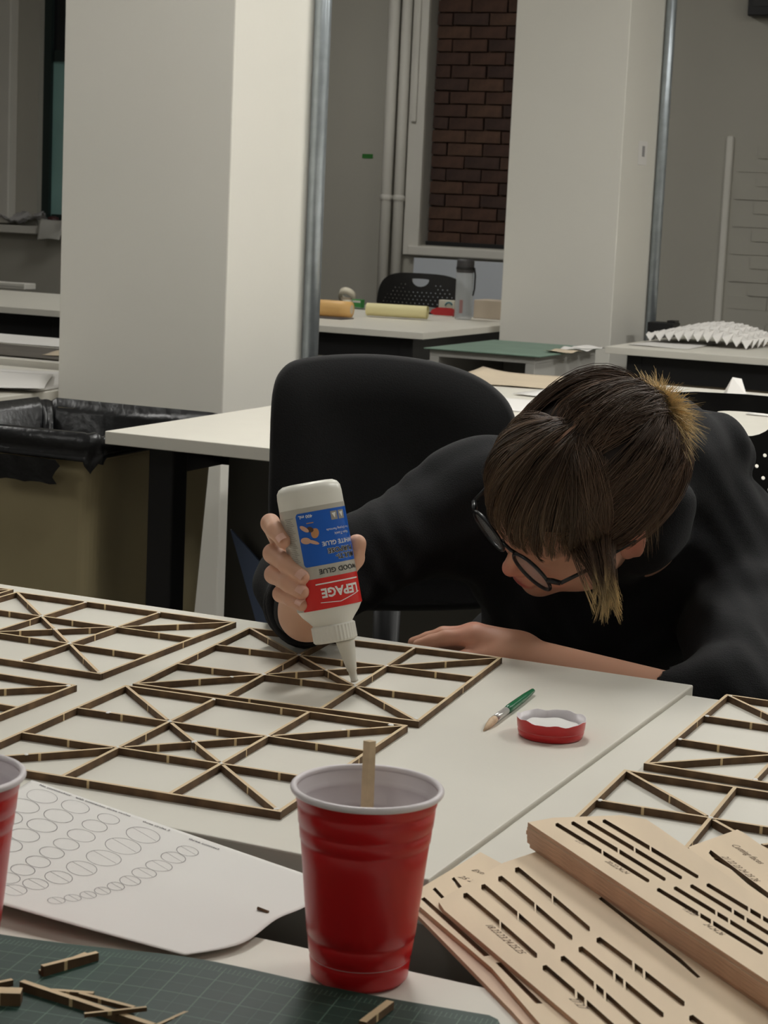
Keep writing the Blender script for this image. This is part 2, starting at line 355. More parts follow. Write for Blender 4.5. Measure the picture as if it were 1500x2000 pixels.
# ------------------------------------------------------------------ wooden lattice frames
SW, SH = 0.0033, 0.0065
KF = (H-SH)/H; SIDE = 0.3005*KF
m_drop = m_glue
def dropmesh():
    V = []; F = []
    n = 8
    V.append((0, 0, 1))
    for k in (1, 2):
        for j in range(n):
            a = 2*math.pi*j/n; f = math.sin(k*math.pi/4); V.append((f*math.cos(a)*(1+0.15*math.sin(3*a)), f*math.sin(a), math.cos(k*math.pi/4)))
    F += [(0, 1+j, 1+(j+1) % n) for j in range(n)]; F += [(1+j, 1+n+j, 1+n+(j+1) % n, 1+(j+1) % n) for j in range(n)]
    me = bpy.data.meshes.new('glue_drop'); me.from_pydata(V, [], F); me.materials.append(m_glue); me.polygons.foreach_set('use_smooth', [True]*len(F)); return me
DROP = dropmesh()
def strip_piece(name, p, q, parent, z0=0.0, tab=0.5, w=SW, h=SH, mats=None):
    p = np.asarray(p, float); q = np.asarray(q, float); L = np.linalg.norm(q-p); a = math.atan2(q[1]-p[1], q[0]-p[0])
    xs = [-L/2, -L/2+L*tab-0.0012, -L/2+L*tab+0.0012, L/2]; V = []; F = []; fm = []
    for x in xs:
        dy = random.uniform(-0.00015, 0.00015)
        V += [(x, -w/2+dy, 0), (x, w/2+dy, 0), (x, w/2+dy, h), (x, -w/2+dy, h)]
    for i in range(3):
        o = 4*i
        for j, m in ((0, 0), (1, 1), (2, 0), (3, 1)):
            F.append((o+j, o+4+j, o+4+(j+1) % 4, o+(j+1) % 4)); fm.append(2 if (i == 1 and m == 1) else m)
    F += [(0, 1, 2, 3), (15, 14, 13, 12)]; fm += [1, 1]
    F = [f[::-1] for f in F]
    o = mk(name, V, F, mats or [m_woodtop, m_burnt, m_tab], parent, fm=fm)
    o.location = ((p[0]+q[0])/2, (p[1]+q[1])/2, z0); o.rotation_euler = (0, 0, a); return o
def lattice(X, Y, th, zt, lab, drops=()):
    r = thing('lattice_frame', lab, 'frame', (X, Y, zt), th, 'square wooden lattice frames'); S = SIDE; t = S/3; e = SW/2
    segs = [((0, -e), (S, -e)), ((0, -S+e), (S, -S+e)), ((e, -SW), (e, -S+SW)), ((S-e, -SW), (S-e, -S+SW))]
    for k in (1, 2): segs.append(((k*t, -SW), (k*t, -S+SW)))
    for k in (1, 2):
        for a, b in ((SW, t-e), (t+e, 2*t-e), (2*t+e, S-SW)): segs.append(((a, -k*t), (b, -k*t)))
    def trim(p, q, a, b):
        p = np.array(p, float); q = np.array(q, float); d = (q-p)/np.linalg.norm(q-p); return (p+d*a, q-d*b)
    g = 0.0052
    N = [(0, 0), (t, -t), (2*t, -2*t), (S, -S)]
    for i in range(3): segs.append(trim(N[i], N[i+1], g, g))
    N = [(0, -S), (t, -2*t), (S/2, -S/2), (2*t, -t), (S, 0)]
    for i in range(4): segs.append(trim(N[i], N[i+1], 0.003 if i == 2 else g, 0.003 if i == 1 else g))
    for p, q in segs:
        j = RNG.normal(0, 0.00025, 4)
        strip_piece('strip', (p[0]+j[0], p[1]+j[1]), (q[0]+j[2], q[1]+j[3]), r, 0.0, random.choice((0.42, 0.5, 0.57)))
    for u, v in drops:
        o = bpy.data.objects.new('glue_drop', DROP); COL.objects.link(o); o.parent = r; s = random.uniform(0.0019, 0.0032)
        o.location = (u*S, -v*S, SH-0.0004); o.scale = (s, s*0.9, 0.0012); o.rotation_euler = (0, 0, random.uniform(0, 6))
    return r
T3 = 1/3
nodes = [(T3, T3), (2*T3, T3), (T3, 2*T3), (2*T3, 2*T3)]
lattice(-0.14860*KF, 2.16943*KF, math.radians(-18.313), ZT, 'square wooden lattice frame the glue bottle tip is touching', nodes+[(.5, .5), (2*T3, 0.02), (.98, .97), (0.25, 0.75), (0.82, 0.16)])
lattice(-0.24998*KF, 1.87806*KF, math.radians(-20.24), ZT, 'square wooden lattice frame nearest the camera, half behind the red cup', nodes+[(.5, .5), (T3, 0.02), (0.14, 0.86), (0.84, 0.15), (.98, .98), (0.95, 0.02), (.12, T3)])
lattice(-0.44216*KF, 2.30979*KF, math.radians(-22.6), ZT, 'square wooden lattice frame at the far left edge of the desk', nodes+[(.5, .5), (T3, 0.02), (2*T3, 0.02), (.98, .98), (2*T3, .98)])
a_ = math.radians(-22.4); c_ = G(150, 1338, ZT+SH)
lattice(c_[0]-SIDE*math.cos(a_), c_[1]-SIDE*math.sin(a_), a_, ZT, 'wooden lattice frame of which only one corner shows at the left edge', nodes+[(.98, .02)])
a_ = math.radians(-21.0); c_ = G(27, 1151, ZT+SH)
lattice(c_[0]-SIDE*math.cos(a_), c_[1]-SIDE*math.sin(a_), a_, ZT, 'wooden lattice frame barely showing at the far left, by the desk rim', nodes)
K2 = (H+0.0033-SH)/(H+0.0033)
lattice(0.36541*K2, 1.96782*K2, math.radians(-23.66), ZT2, 'wooden lattice frame on the right desk, the farther of two', nodes+[(.02, .02), (.02, T3), (.02, 2*T3), (T3, .98)])
lattice(0.22467*K2, 1.67015*K2, math.radians(-21.7), ZT2, 'wooden lattice frame on the right desk, partly under the plywood stack', nodes+[(.02, T3)])

# ------------------------------------------------------------------ red cups, stick, lid, brush
def cup(loc, lab):
    r = thing('plastic_cup', lab, 'cup', loc, 0.3, 'red plastic cups'); r.scale = (1, 1, 1.045)
    po = [(0.0, 0.002), (0.026, 0.002), (0.0285, 0.0), (0.0310, 0.003), (0.0316, 0.010), (0.0320, 0.0125), (0.0312, 0.0140), (0.0326, 0.0165), (0.0338, 0.026), (0.0332, 0.0272), (0.0344, 0.0285), (0.0352, 0.036), (0.0365, 0.048), (0.0392, 0.074), (0.0404, 0.085), (0.0400, 0.0862), (0.0411, 0.0875), (0.0418, 0.0945), (0.0413, 0.0957), (0.0424, 0.097), (0.0434, 0.107), (0.0429, 0.1085), (0.0441, 0.1100), (0.0450, 0.1165)]
    mk('shell', *lathev(po, 64), m_red, r, True)
    pi_ = [(0.0, 0.0045), (0.0285, 0.0045), (0.031, 0.012), (0.0343, 0.036), (0.0396, 0.085), (0.0392, 0.0862), (0.0404, 0.0875), (0.0411, 0.0945), (0.0406, 0.0957), (0.0417, 0.097), (0.0427, 0.107), (0.0422, 0.1085), (0.0434, 0.1100), (0.0443, 0.1165)]
    mk('lining', *lathev(pi_, 64), m_cupwhite, r, True)
    mk('rim', *lathev([(0.0461+0.0021*math.cos(a), 0.1178+0.0021*math.sin(a)) for a in np.linspace(math.pi*1.25, -math.pi*0.75, 14)], 64), m_cupwhite, r, True)
    return r
CUPC = G(701, 1906, ZT)
cup(CUPC, 'red plastic cup in the middle foreground holding a wooden stir stick')
CUP2 = G(-108, 1884, ZT+0.0035)
cup(CUP2, 'red plastic cup cut off by the left edge of the picture')
st_t = D(722, 1447, np.dot(G(713, 1541, ZT+0.12)-CAM, _fw)+0.012); st_b = np.array([CUPC[0]+0.001, CUPC[1]+0.012, ZT+0.008])
o = mk('stir_stick', *tubev([st_b, st_b*0.5+st_t*0.5, st_t], [0.0042, 0.0042, 0.004], 4), m_woodtop, None, world=True); tag(o, 'pale square wooden stick standing in the red cup', 'stick')
lc = G(1075, 1437, ZT)
ld = thing('cut_cup_base', 'low red cup bottom cut off as a glue dish, white inside', 'dish', lc, 0.0)
n = 56; V = []; F = []
def topz(a): return 0.0175+0.0007*math.sin(2*a+1.0)+0.0007*math.sin(7*a)+0.0004*math.sin(13*a+2)
for (r0, zf) in ((0.0282, 0.0), (0.0300, 0.001), (0.0312, 0.006), (0.0306, 0.0072), (0.0316, 0.0085), (0.0325, None)):
    for j in range(n):
        a = 2*math.pi*j/n; V.append((r0*math.cos(a), r0*math.sin(a), zf if zf is not None else topz(a)))
for i in range(5): F += [(i*n+j, i*n+(j+1) % n, (i+1)*n+(j+1) % n, (i+1)*n+j) for j in range(n)]
F.append(tuple(range(n))[::-1]); mk('shell', V, F, m_red, ld, True)
V = []; F = []
for (r0, zf) in ((0.0278, 0.003), (0.0305, 0.006), (0.0317, None), (0.0325, None)):
    for j in range(n):
        a = 2*math.pi*j/n; V.append((r0*math.cos(a), r0*math.sin(a), zf if zf is not None else topz(a)+(0.0001 if r0 < 0.032 else 0)))
for i in range(3): F += [((i+1)*n+j, (i+1)*n+(j+1) % n, i*n+(j+1) % n, i*n+j) for j in range(n)]
F.append(tuple(range(n))); mk('lining', V, F, m_cupwhite, ld, True)
V = [(0.0268*math.cos(2*math.pi*j/40)*(1+0.03*math.sin(5*j)), 0.0268*math.sin(2*math.pi*j/40), 0.0105+0.0006*math.sin(j)) for j in range(40)]+[(0, 0, 0.0095)]
mk('glue_puddle', V, [(j, (j+1) % 40, 40) for j in range(40)], m_glue, ld, True)
b0, b1 = G(945, 1425, ZT+0.002), G(1042, 1349, ZT+0.004)
br = thing('paintbrush', 'small green-handled brush with pale bristles lying beside the red dish', 'brush', b0)
def bl(t, z=0.0045): q = b0*(1-t)+b1*t; return (q[0], q[1], ZT+z)
mk('handle', *tubev([bl(0.42), bl(0.5), bl(0.8), bl(0.98), bl(1.0)], [0.0034, 0.0042, 0.0036, 0.0026, 0.0012], 10), mat('green_lacquer', (14, 104, 66), 0.3), br, True, True)
mk('ferrule', *tubev([bl(0.2), bl(0.3), bl(0.43)], [0.0040, 0.0038, 0.0036], 10), mat('tin', (196, 194, 190), 0.35, 0.6), br, True, True)
mk('bristles', *tubev([bl(0.0, 0.0012), bl(0.08, 0.0025), bl(0.16, 0.0042), bl(0.21)], [0.0008, 0.0030, 0.0040, 0.0036], 10), mat('bristle', (206, 180, 150), 0.8, var=0.15, vscale=200), br, True, True)

# ------------------------------------------------------------------ green cutting mat and offcuts
m_matgreen = bpy.data.materials.new('cutting_mat_green'); m_matgreen.use_nodes = True
nt = m_matgreen.node_tree; b = nt.nodes['Principled BSDF']; b.inputs['Roughness'].default_value = 0.55
tc = nt.nodes.new('ShaderNodeTexCoord'); sx = nt.nodes.new('ShaderNodeSeparateXYZ'); nt.links.new(tc.outputs['Object'], sx.inputs[0])
def mth(op, a, bb=None, c=None):
    n_ = nt.nodes.new('ShaderNodeMath'); n_.operation = op
    for i, v in enumerate((a, bb, c)):
        if v is None: continue
        if isinstance(v, (int, float)): n_.inputs[i].default_value = v
        else: nt.links.new(v, n_.inputs[i])
    return n_.outputs[0]
def gridl(out, step, wd):
    f = mth('FRACT', mth('DIVIDE', mth('ADD', out, 10.0*step+step/2), step)); return mth('LESS_THAN', mth('ABSOLUTE', mth('SUBTRACT', f, 0.5)), wd/step/2)
X_, Y_ = sx.outputs['X'], sx.outputs['Y']
inside = mth('LESS_THAN', Y_, -0.012)
major = mth('MULTIPLY', mth('MAXIMUM', gridl(X_, 0.0254, 0.0006), gridl(Y_, 0.0254, 0.0006)), inside)
minor = mth('MULTIPLY', mth('MAXIMUM', gridl(X_, 0.0127, 0.0004), gridl(Y_, 0.0127, 0.0004)), inside)
tick = mth('MULTIPLY', gridl(X_, 0.003175, 0.0005), mth('MULTIPLY', mth('LESS_THAN', Y_, -0.006), mth('GREATER_THAN', Y_, -0.013)))
ln = mth('MAXIMUM', mth('MULTIPLY', major, 0.6), mth('MAXIMUM', mth('MULTIPLY', minor, 0.3), mth('MULTIPLY', tick, 0.45)))
nz = nt.nodes.new('ShaderNodeTexNoise'); nz.inputs['Scale'].default_value = 9; nz.inputs['Detail'].default_value = 6
nt.links.new(tc.outputs['Object'], nz.inputs['Vector'])
cr = nt.nodes.new('ShaderNodeValToRGB'); nt.links.new(nz.outputs['Fac'], cr.inputs[0])
cr.color_ramp.elements[0].color = (*srgb((17, 47, 39)), 1); cr.color_ramp.elements[1].color = (*srgb((31, 67, 56)), 1)
cr.color_ramp.elements[0].position = 0.3; cr.color_ramp.elements[1].position = 0.75
mx = nt.nodes.new('ShaderNodeMix'); mx.data_type = 'RGBA'; nt.links.new(ln, mx.inputs[0]); nt.links.new(cr.outputs[0], mx.inputs[6]); mx.inputs[7].default_value = (*srgb((110, 142, 126)), 1)
nt.links.new(mx.outputs[2], b.inputs['Base Color'])
mA, mB = G(0, 1825, ZT+0.003), G(988, 1988, ZT+0.003); mdir = (mB-mA)/np.linalg.norm(mB-mA); mang = math.atan2(mdir[1], mdir[0])
mt = thing('cutting_mat', 'dark green gridded cutting mat in the bottom left foreground', 'mat', (mB[0], mB[1], ZT), mang)
V = []; F = []; fm = []; nx, ny = 60, 24; W_, D_ = 0.62, 0.30
def matz(x, y):   # x<0 to the left; a low bulge along the far edge
    return 0.0055*math.exp(-((x+0.20)/0.075)**2)*math.exp(-((y+0.0)/0.09)**2)
for top in (1, 0):
    for j in range(ny+1):
        for i in range(nx+1):
            x = -W_*i/nx; y = -D_*j/ny
            if j == 0 and i == 0: x, y = -0.004, -0.004
            V.append((x, y, matz(x, y)+(0.003 if top else 0.0003)))
N_ = (nx+1)*(ny+1)
for j in range(ny):
    for i in range(nx):
        a = j*(nx+1)+i; F.append((a, a+1, a+nx+2, a+nx+1)); F.append((a+N_, a+N_+nx+1, a+N_+nx+2, a+N_+1))
for i in range(nx): F.append((i, i+N_, i+1+N_, i+1)); k = ny*(nx+1)+i; F.append((k+1, k+1+N_, k+N_, k))
for j in range(ny): a = j*(nx+1); F.append((a+nx+1, a+nx+1+N_, a+N_, a)); k = a+nx; F.append((k, k+N_, k+nx+1+N_, k+nx+1))
mk('sheet', V, F, m_matgreen, mt)
def offcut(p, q, lab, lift=0.0, h=0.006, w=0.0032, name='wood_offcut', tab=0.4, tilt=0.0, sticks=None):
    a, b_ = G(*p, ZT+0.006+lift), G(*q, ZT+0.006+lift)
    r = thing(name, lab, 'offcut', ((a[0]+b_[0])/2, (a[1]+b_[1])/2, ZT+0.0035+lift), 0, 'wooden offcuts on the green mat')
    L = np.linalg.norm((b_-a)[:2]); an = math.atan2(b_[1]-a[1], b_[0]-a[0])
    o = strip_piece('strip', (-L/2, 0), (L/2, 0), r, 0.0, tab, w, h); o.rotation_euler = (tilt, 0, an); o.location = (0, 0, 0); return r
offcut((82, 1901), (190, 1874), 'short dark-sided wood offcut on the mat, uppermost of the scraps', 0.0, 0.0075, 0.0035)
offcut((78, 1897), (168, 1862), 'thin dark wood sliver lying just behind the uppermost offcut', 0.0, 0.003, 0.0025)
offcut((42, 1926), (300, 2012), 'longest wood offcut crossing the mat to the bottom edge', 0.0, 0.006, 0.004)
offcut((100, 1934), (183, 1940), 'thin pale wood sliver near the middle of the scraps', 0.002, 0.003, 0.003)
offcut((155, 1940), (262, 1968), 'pale wood sliver lying across the other scraps', 0.003, 0.003, 0.003)
offcut((165, 1979), (286, 1966), 'thin wood sliver crossing the longest offcut', 0.0062, 0.0025, 0.002)
offcut((-30, 1950), (42, 1952), 'thick stubby wood offcut at the left edge of the mat', 0.0, 0.008, 0.009)
offcut((-30, 1928), (24, 1917), 'thin wood offcut at the left edge above the stubby one', 0.0, 0.004, 0.003)
offcut((300, 2003), (388, 1963), 'pale thin splinter lying alone right of the scraps', 0.0, 0.0022, 0.0022)
offcut((708, 2003), (762, 1962), 'pale wooden stick end on the mat below the red cup', 0.0, 0.005, 0.005)

# ------------------------------------------------------------------ printed sheet of circles bridging the two desks
def catmull(pts, t):
    P = [np.asarray(p, float) for p in pts]; k = len(P)-1; x = min(max(t, 0), 1)*k; i = min(int(x), k-1); f = x-i
    p0, p1, p2, p3 = P[max(i-1, 0)], P[i], P[i+1], P[min(i+2, k)]
    return 0.5*((2*p1)+(-p0+p2)*f+(2*p0-5*p1+4*p2-p3)*f*f+(-p0+3*p1-3*p2+p3)*f**3)
zp = ZT+0.0012
pA, pB, pC, pD = G(62, 1523, zp), G(646, 1724, zp+0.002), G(360, 1865, zp+0.0045), G(-215, 1702, zp+0.012)
eT = [pA, pA*0.5+pB*0.5, pB]; eB = [pD, G(0, 1765, zp+0.011), G(150, 1808, zp+0.009), pC]
eR = [pB, G(600, 1768, zp+0.004), G(540, 1795, zp+0.006), G(470, 1843, zp+0.004), pC]; eL = [pA, pA*0.5+pD*0.5+np.array([0, 0, 0.001]), pD]
def coons(s, t):
    return (1-t)*catmull(eT, s)+t*catmull(eB, s)+(1-s)*catmull(eL, t)+s*catmull(eR, t)-((1-s)*(1-t)*pA+s*(1-t)*pB+s*t*pC+(1-s)*t*pD)
pp = thing('printed_sheet', 'curling white sheet printed with rows of circles, lying across the desk gap', 'paper', (pA+pC)/2*np.array([1, 1, 0])+np.array([0, 0, ZT]))
V = []; F = []; n1, n2 = 40, 26
for j in range(n2+1):
    for i in range(n1+1): V.append(coons(i/n1, j/n2))
for j in range(n2):
    for i in range(n1): a = j*(n1+1)+i; F.append((a, a+n1+1, a+n1+2, a+1))
sh = mk('sheet', V, F, m_paper, pp, True, True); md = sh.modifiers.new('t', 'SOLIDIFY'); md.thickness = 0.0003; md.offset = -1
def proj(q):
    q = np.asarray(q)-CAM; z = q@_fw; return np.array([750+FPX*(q@_rt)/z, 1000-FPX*(q@_up)/z])
def paper_st(px, py):
    s, t = 0.5, 0.5
    for _ in range(25):
        e = proj(coons(s, t))-np.array([px, py]); h = 1e-3
        J = np.stack([(proj(coons(s+h, t))-proj(coons(s-h, t)))/(2*h), (proj(coons(s, t+h))-proj(coons(s, t-h)))/(2*h)], 1)
        d = np.linalg.solve(J, -e); s += float(np.clip(d[0], -0.3, 0.3)); t += float(np.clip(d[1], -0.3, 0.3))
    return s, t
LS_, LT_ = np.linalg.norm(pB-pA), np.linalg.norm(pD-pA)
def on_paper(s, t): return coons(s, t)+np.array([0, 0, 0.0004])
def pline(mb, st, wd):
    for (a, b_) in zip(st[:-1], st[1:]):
        d = np.array([(b_[0]-a[0])*LS_, (b_[1]-a[1])*LT_]); L = np.linalg.norm(d)
        if L < 1e-6: continue
        nn = np.array([-d[1]/L*wd/LS_, d[0]/L*wd/LT_])
        if min(a[0], b_[0], a[1], b_[1]) < 0.003 or max(a[0], b_[0], a[1], b_[1]) > 0.997: continue
        mb.add([on_paper(a[0]-nn[0], a[1]-nn[1]), on_paper(b_[0]-nn[0], b_[1]-nn[1]), on_paper(b_[0]+nn[0], b_[1]+nn[1]), on_paper(a[0]+nn[0], a[1]+nn[1])], [(0, 1, 2, 3)])
rows = [([(81, 1555), (44, 1574), (8, 1595)], 0.0125, 0), ([(147, 1576), (114, 1594), (82, 1613), (48, 1632), (15, 1651)], 0.0112, 0),
        ([(212, 1600), (185, 1614), (159, 1633), (130, 1650), (102, 1666), (75, 1684), (45, 1700), (15, 1716)], 0.0102, 0),
        ([(280, 1632), (241, 1654), (203, 1677), (160, 1697), (115, 1715), (70, 1728), (28, 1740)], 0.013, 1),
        ([(366, 1663), (338, 1676), (310, 1692), (281, 1706), (254, 1721), (226, 1732), (200, 1741), (172, 1749), (142, 1755), (110, 1760)], 0.0095, 1)]
pmb = MB()
for cs, rad, chord in rows:
    st = [paper_st(x, y) for x, y in cs]; P3 = [coons(*q) for q in st]
    for k, (s_, t_) in enumerate(st):
        dd = [np.linalg.norm(P3[k]-P3[m]) for m in (k-1, k+1) if 0 <= m < len(st)]; rad = 0.5*float(np.mean(dd))
        h = 1e-3; ls = np.linalg.norm(coons(s_+h, t_)-coons(s_-h, t_))/(2*h); lt = np.linalg.norm(coons(s_, t_+h)-coons(s_, t_-h))/(2*h)
        pline(pmb, [(s_+rad*math.cos(a)/ls, t_+rad*math.sin(a)/lt) for a in np.linspace(0, 2*math.pi, 33)], 0.00026)
        if chord: pline(pmb, [(s_+v_*rad*0.9/ls, t_-0.15*rad/lt+v_*0.3*rad/lt) for v_ in (-1, -.3, .3, 1)], 0.0002)
pmb.build('printed_circles', m_ink, pp, world=True)
tmb = MB()
for (x, y, tx) in ((78, 1533, 'No connector'), (150, 1556, 'with connector'), (208, 1580, 'three circles'), (278, 1606, 'three circles 2'), (368, 1640, 'three connect')):
    Vt, Ft, wt = text_shape(tx, 0.0056, 0.00008); s0, t0 = paper_st(x, y); h = 1e-3; ls = np.linalg.norm(coons(s0+h, t0)-coons(s0-h, t0))/(2*h); lt = np.linalg.norm(coons(s0, t0+h)-coons(s0, t0-h))/(2*h); t0 = max(t0, 0.0085/lt)
    tmb.add([on_paper(s0+p[0]/ls, t0-p[1]/lt) for p in Vt], Ft)
tmb.build('printed_captions', mat('caption_ink', (96, 92, 96), 0.8), pp, world=True)
q0, q1 = G(503, 1778, zp+0.006), G(524, 1786, zp+0.005)
o = mk('wood_chip', *tubev([q0+np.array([0, 0, .0016]), q1+np.array([0, 0, .0016])], 0.0012, 5), m_burnt, None, world=True); tag(o, 'tiny dark wood chip lying on the printed sheet', 'chip')

# ------------------------------------------------------------------ laser-cut plywood sheets (bottom right)
m_plyedge = mat('plywood_edge', (196, 160, 134), 0.7, var=0.18, vscale=220, stretch=(0.2, 0.2, 6))
m_ply = mat('plywood_face', (224, 202, 172), 0.6, var=0.09, vscale=7, stretch=(2.4, 0.5, 1), bump=0.05, bscale=90)
m_ply2 = mat('plywood_face_pink', (214, 184, 158), 0.6, var=0.1, vscale=9, stretch=(2.4, 0.5, 1))
def slotpoly(s, e, w, tip=1.0): return split_slot(s, e, w)[0]
def split_slot(s, e, w, tabs=(), gap=5):
    """slot between two pixels: w is its picture height; a small uncut tab is left at each given fraction"""
    s = np.array(s, float); e = np.array(e, float); L = np.linalg.norm(e-s); v = np.array([0, w/2]); c = 0.9*w/L
    cuts = [0.0]+[x for t in tabs for x in (t-gap/2/L, t+gap/2/L)]+[1.0]; polys = []
    for i in range(0, len(cuts), 2):
        a, b_ = cuts[i], cuts[i+1]; P = lambda t: s+(e-s)*t
        top = [P(a+c)-v] if i == 0 else [P(a)-v]; bot = [P(a)+v*0.2, P(a)] if i == 0 else [P(a)+v]
        if i == 0: head = [P(a)+v*0.9, P(a)-v*0.1, P(a+c*0.6)-v]
        else: head = [P(a)+v, P(a)-v]
        if i == len(cuts)-2: tail = [P(b_)-v*0.7, P(b_)+v*0.3, P(b_-c*0.5)+v]
        else: tail = [P(b_)-v, P(b_)+v]
        polys.append(head+tail)
    return polys
def ply(outline, holes, ztop, lab, th=0.003, off=(0, 0, 0), group=None, face=None, name='plywood_sheet'):
    ol = [G(x, y, ztop)[:2] for x, y in outline]; hs = [[G(x, y, ztop)[:2] for x, y in h] for h in holes]
    c = np.mean(ol, 0); V, F, fm = prism([p-c for p in ol], [[p-c for p in h] for h in hs], 0, th)
    k = sum(1 for f in F if len(f) == 3); nO = len(ol); fm = [0]*k+[1]*nO+[2]*(len(F)-k-nO)
    # orient side faces outward by recalculating
    r = thing(name, lab, 'plywood', (c[0]+off[0], c[1]+off[1], ztop-th+off[2]), 0, group)
    o = mk('panel', V, F, [face or m_ply, m_plyedge, m_burnt], r, fm=fm)
    bm = bmesh.new(); bm.from_mesh(o.data); bmesh.ops.recalc_face_normals(bm, faces=bm.faces); bm.to_mesh(o.data); bm.free()
    return r, c
m_pen = mat('pen_writing', (112, 92, 74), 0.8)
def writing(root, c, items, ztop):
    mb = MB()
    for s, pa, pb, size in items:
        a, b_ = G(*pa, ztop), G(*pb, ztop); d = (b_-a)[:2]/np.linalg.norm((b_-a)[:2]); n_ = np.array([-d[1], d[0]])
        V, F, w_ = text_shape(s, size, shear=0.25)
        mb.add([(a[0]+d[0]*p[0]+n_[0]*p[1], a[1]+d[1]*p[0]+n_[1]*p[1], ztop+0.0002) for p in V], F)
    mb.build('handwriting', m_pen, root, world=True)
PG = 'laser-cut plywood sheets'
# lowest sheets under everything
r, c = ply([(812, 1783), (840, 1772), (1010, 1900), (1210, 2070), (1120, 2110), (1000, 1975)], [], ZT+0.003, 'lowest narrow pinkish plywood strip, poking out at the lower left of the pile', face=m_ply2, group=PG)
h2b = [[(882, 1716), (887, 1713), (903, 1733), (897, 1737)], [(845, 1737), (850, 1733), (868, 1752), (862, 1755)], [(822, 1756), (829, 1752), (957, 1866), (945, 1868)], [(968, 1880), (978, 1880), (1060, 1960), (1046, 1960)]]
r, c = ply([(817, 1737), (938, 1664), (990, 1692), (1090, 1712), (1400, 1950), (1500, 2090), (1150, 2110), (960, 1890), (817, 1768)], h2b, ZT+0.0065, 'plywood sheet with the word extra, just under the slotted sheet', group=PG)
writing(r, c, [('Extra', (919, 1700), (955, 1713), 0.0075), ('25 26', (893, 1713), (925, 1726), 0.0075)], ZT+0.0065)
ra = [((905, 1746), (1049, 1868)), ((940, 1729), (1084, 1851)), ((973, 1713), (1118, 1833)), ((1006, 1696), (1152, 1816))]
rb = [((1060, 1887), (1215, 2020)), ((1095, 1869), (1255, 2008)), ((1130, 1851), (1296, 1984)), ((1165, 1833), (1337, 1962))]
h2a = []
for k, (s, e) in enumerate(ra): h2a += split_slot(s, e, 17, (0.5,), 4)
for k, (s, e) in enumerate(rb): h2a += split_slot(s, e, 17, (0.42, 0.54), 6)
h2a += [[(1052, 1664), (1058, 1662), (1080, 1678), (1072, 1681)], slotpoly((1346, 1985), (1480, 2090), 18), slotpoly((1308, 2006), (1440, 2110), 18),
        [(1169, 1755), (1175, 1752), (1330, 1872), (1368, 1908), (1362, 1910), (1322, 1876)]]
o2a = [(857, 1762), (870, 1750), (983, 1685), (1061, 1659), (1082, 1672), (1240, 1770), (1640, 2050), (1560, 2160), (1300, 2140), (1128, 1998), (868, 1778)]
r, c = ply(o2a, h2a, ZT+0.0100, 'large slotted plywood sheet lying in front with two rows of cut slots', group=PG)
writing(r, c, [('18.23.23.24.25.25', (946, 1806), (1022, 1870), 0.0075), ('27.27', (1110, 1950), (1150, 1985), 0.0075)], ZT+0.0100)
h3 = [[(1384, 1666), (1388, 1660), (1500, 1743), (1520, 1758), (1516, 1766), (1462, 1728), (1428, 1698), (1396, 1679)]]
r, c = ply([(1345, 1654), (1440, 1620), (1452, 1626), (1640, 1760), (1560, 1850), (1352, 1672)], h3, ZT2+0.0108, 'plywood sheet with pencilled words behind the tall stack, at the right edge', th=0.003, group=PG)
writing(r, c, [('Cutting faces', (1426, 1650), (1490, 1692), 0.0085), ('21 22 23 24 25 26', (1408, 1673), (1482, 1728), 0.0075)], ZT2+0.0108)
# tall stack
zs = ZT+0.0299
o1 = [(1031, 1606), (1080, 1597), (1215, 1592), (1262, 1600), (1285, 1615), (1520, 1780), (1760, 1950), (1640, 2040), (1500, 1917)]
h1 = []
for s, e in (((1085, 1609), (1268, 1721)), ((1116, 1606), (1300, 1718)), ((1147, 1604), (1332, 1715)), ((1177, 1602), (1364, 1713))): h1 += split_slot(s, e, 9.5, (0.5,), 4)
for s, e in (((1283, 1736), (1490, 1862)), ((1316, 1733), (1524, 1860)), ((1348, 1729), (1556, 1856)), ((1380, 1727), (1588, 1852))): h1 += split_slot(s, e, 9.5, (0.4, 0.52), 5)
ordn = ['topmost', 'second', 'third', 'fourth', 'fifth', 'sixth']
for k in range(6):
    rr, cc = ply(o1, h1, zs, 'slotted plywood sheet in the tall stack at the right, %s from the top' % ordn[k], off=((0, 0, 0) if k == 0 else (random.uniform(-0.0012, 0.003), random.uniform(-0.0012, 0.002), -0.0033*k)), group='plywood stack', face=m_ply)
    if k == 0: writing(rr, cc, [('2.21.', (1122, 1642), (1160, 1662), 0.006), ('20.22.24.24', (1180, 1682), (1250, 1725), 0.006), ('1.2.27', (1330, 1775), (1375, 1800), 0.006), ('24.24.26', (1372, 1805), (1460, 1860), 0.006)], zs)

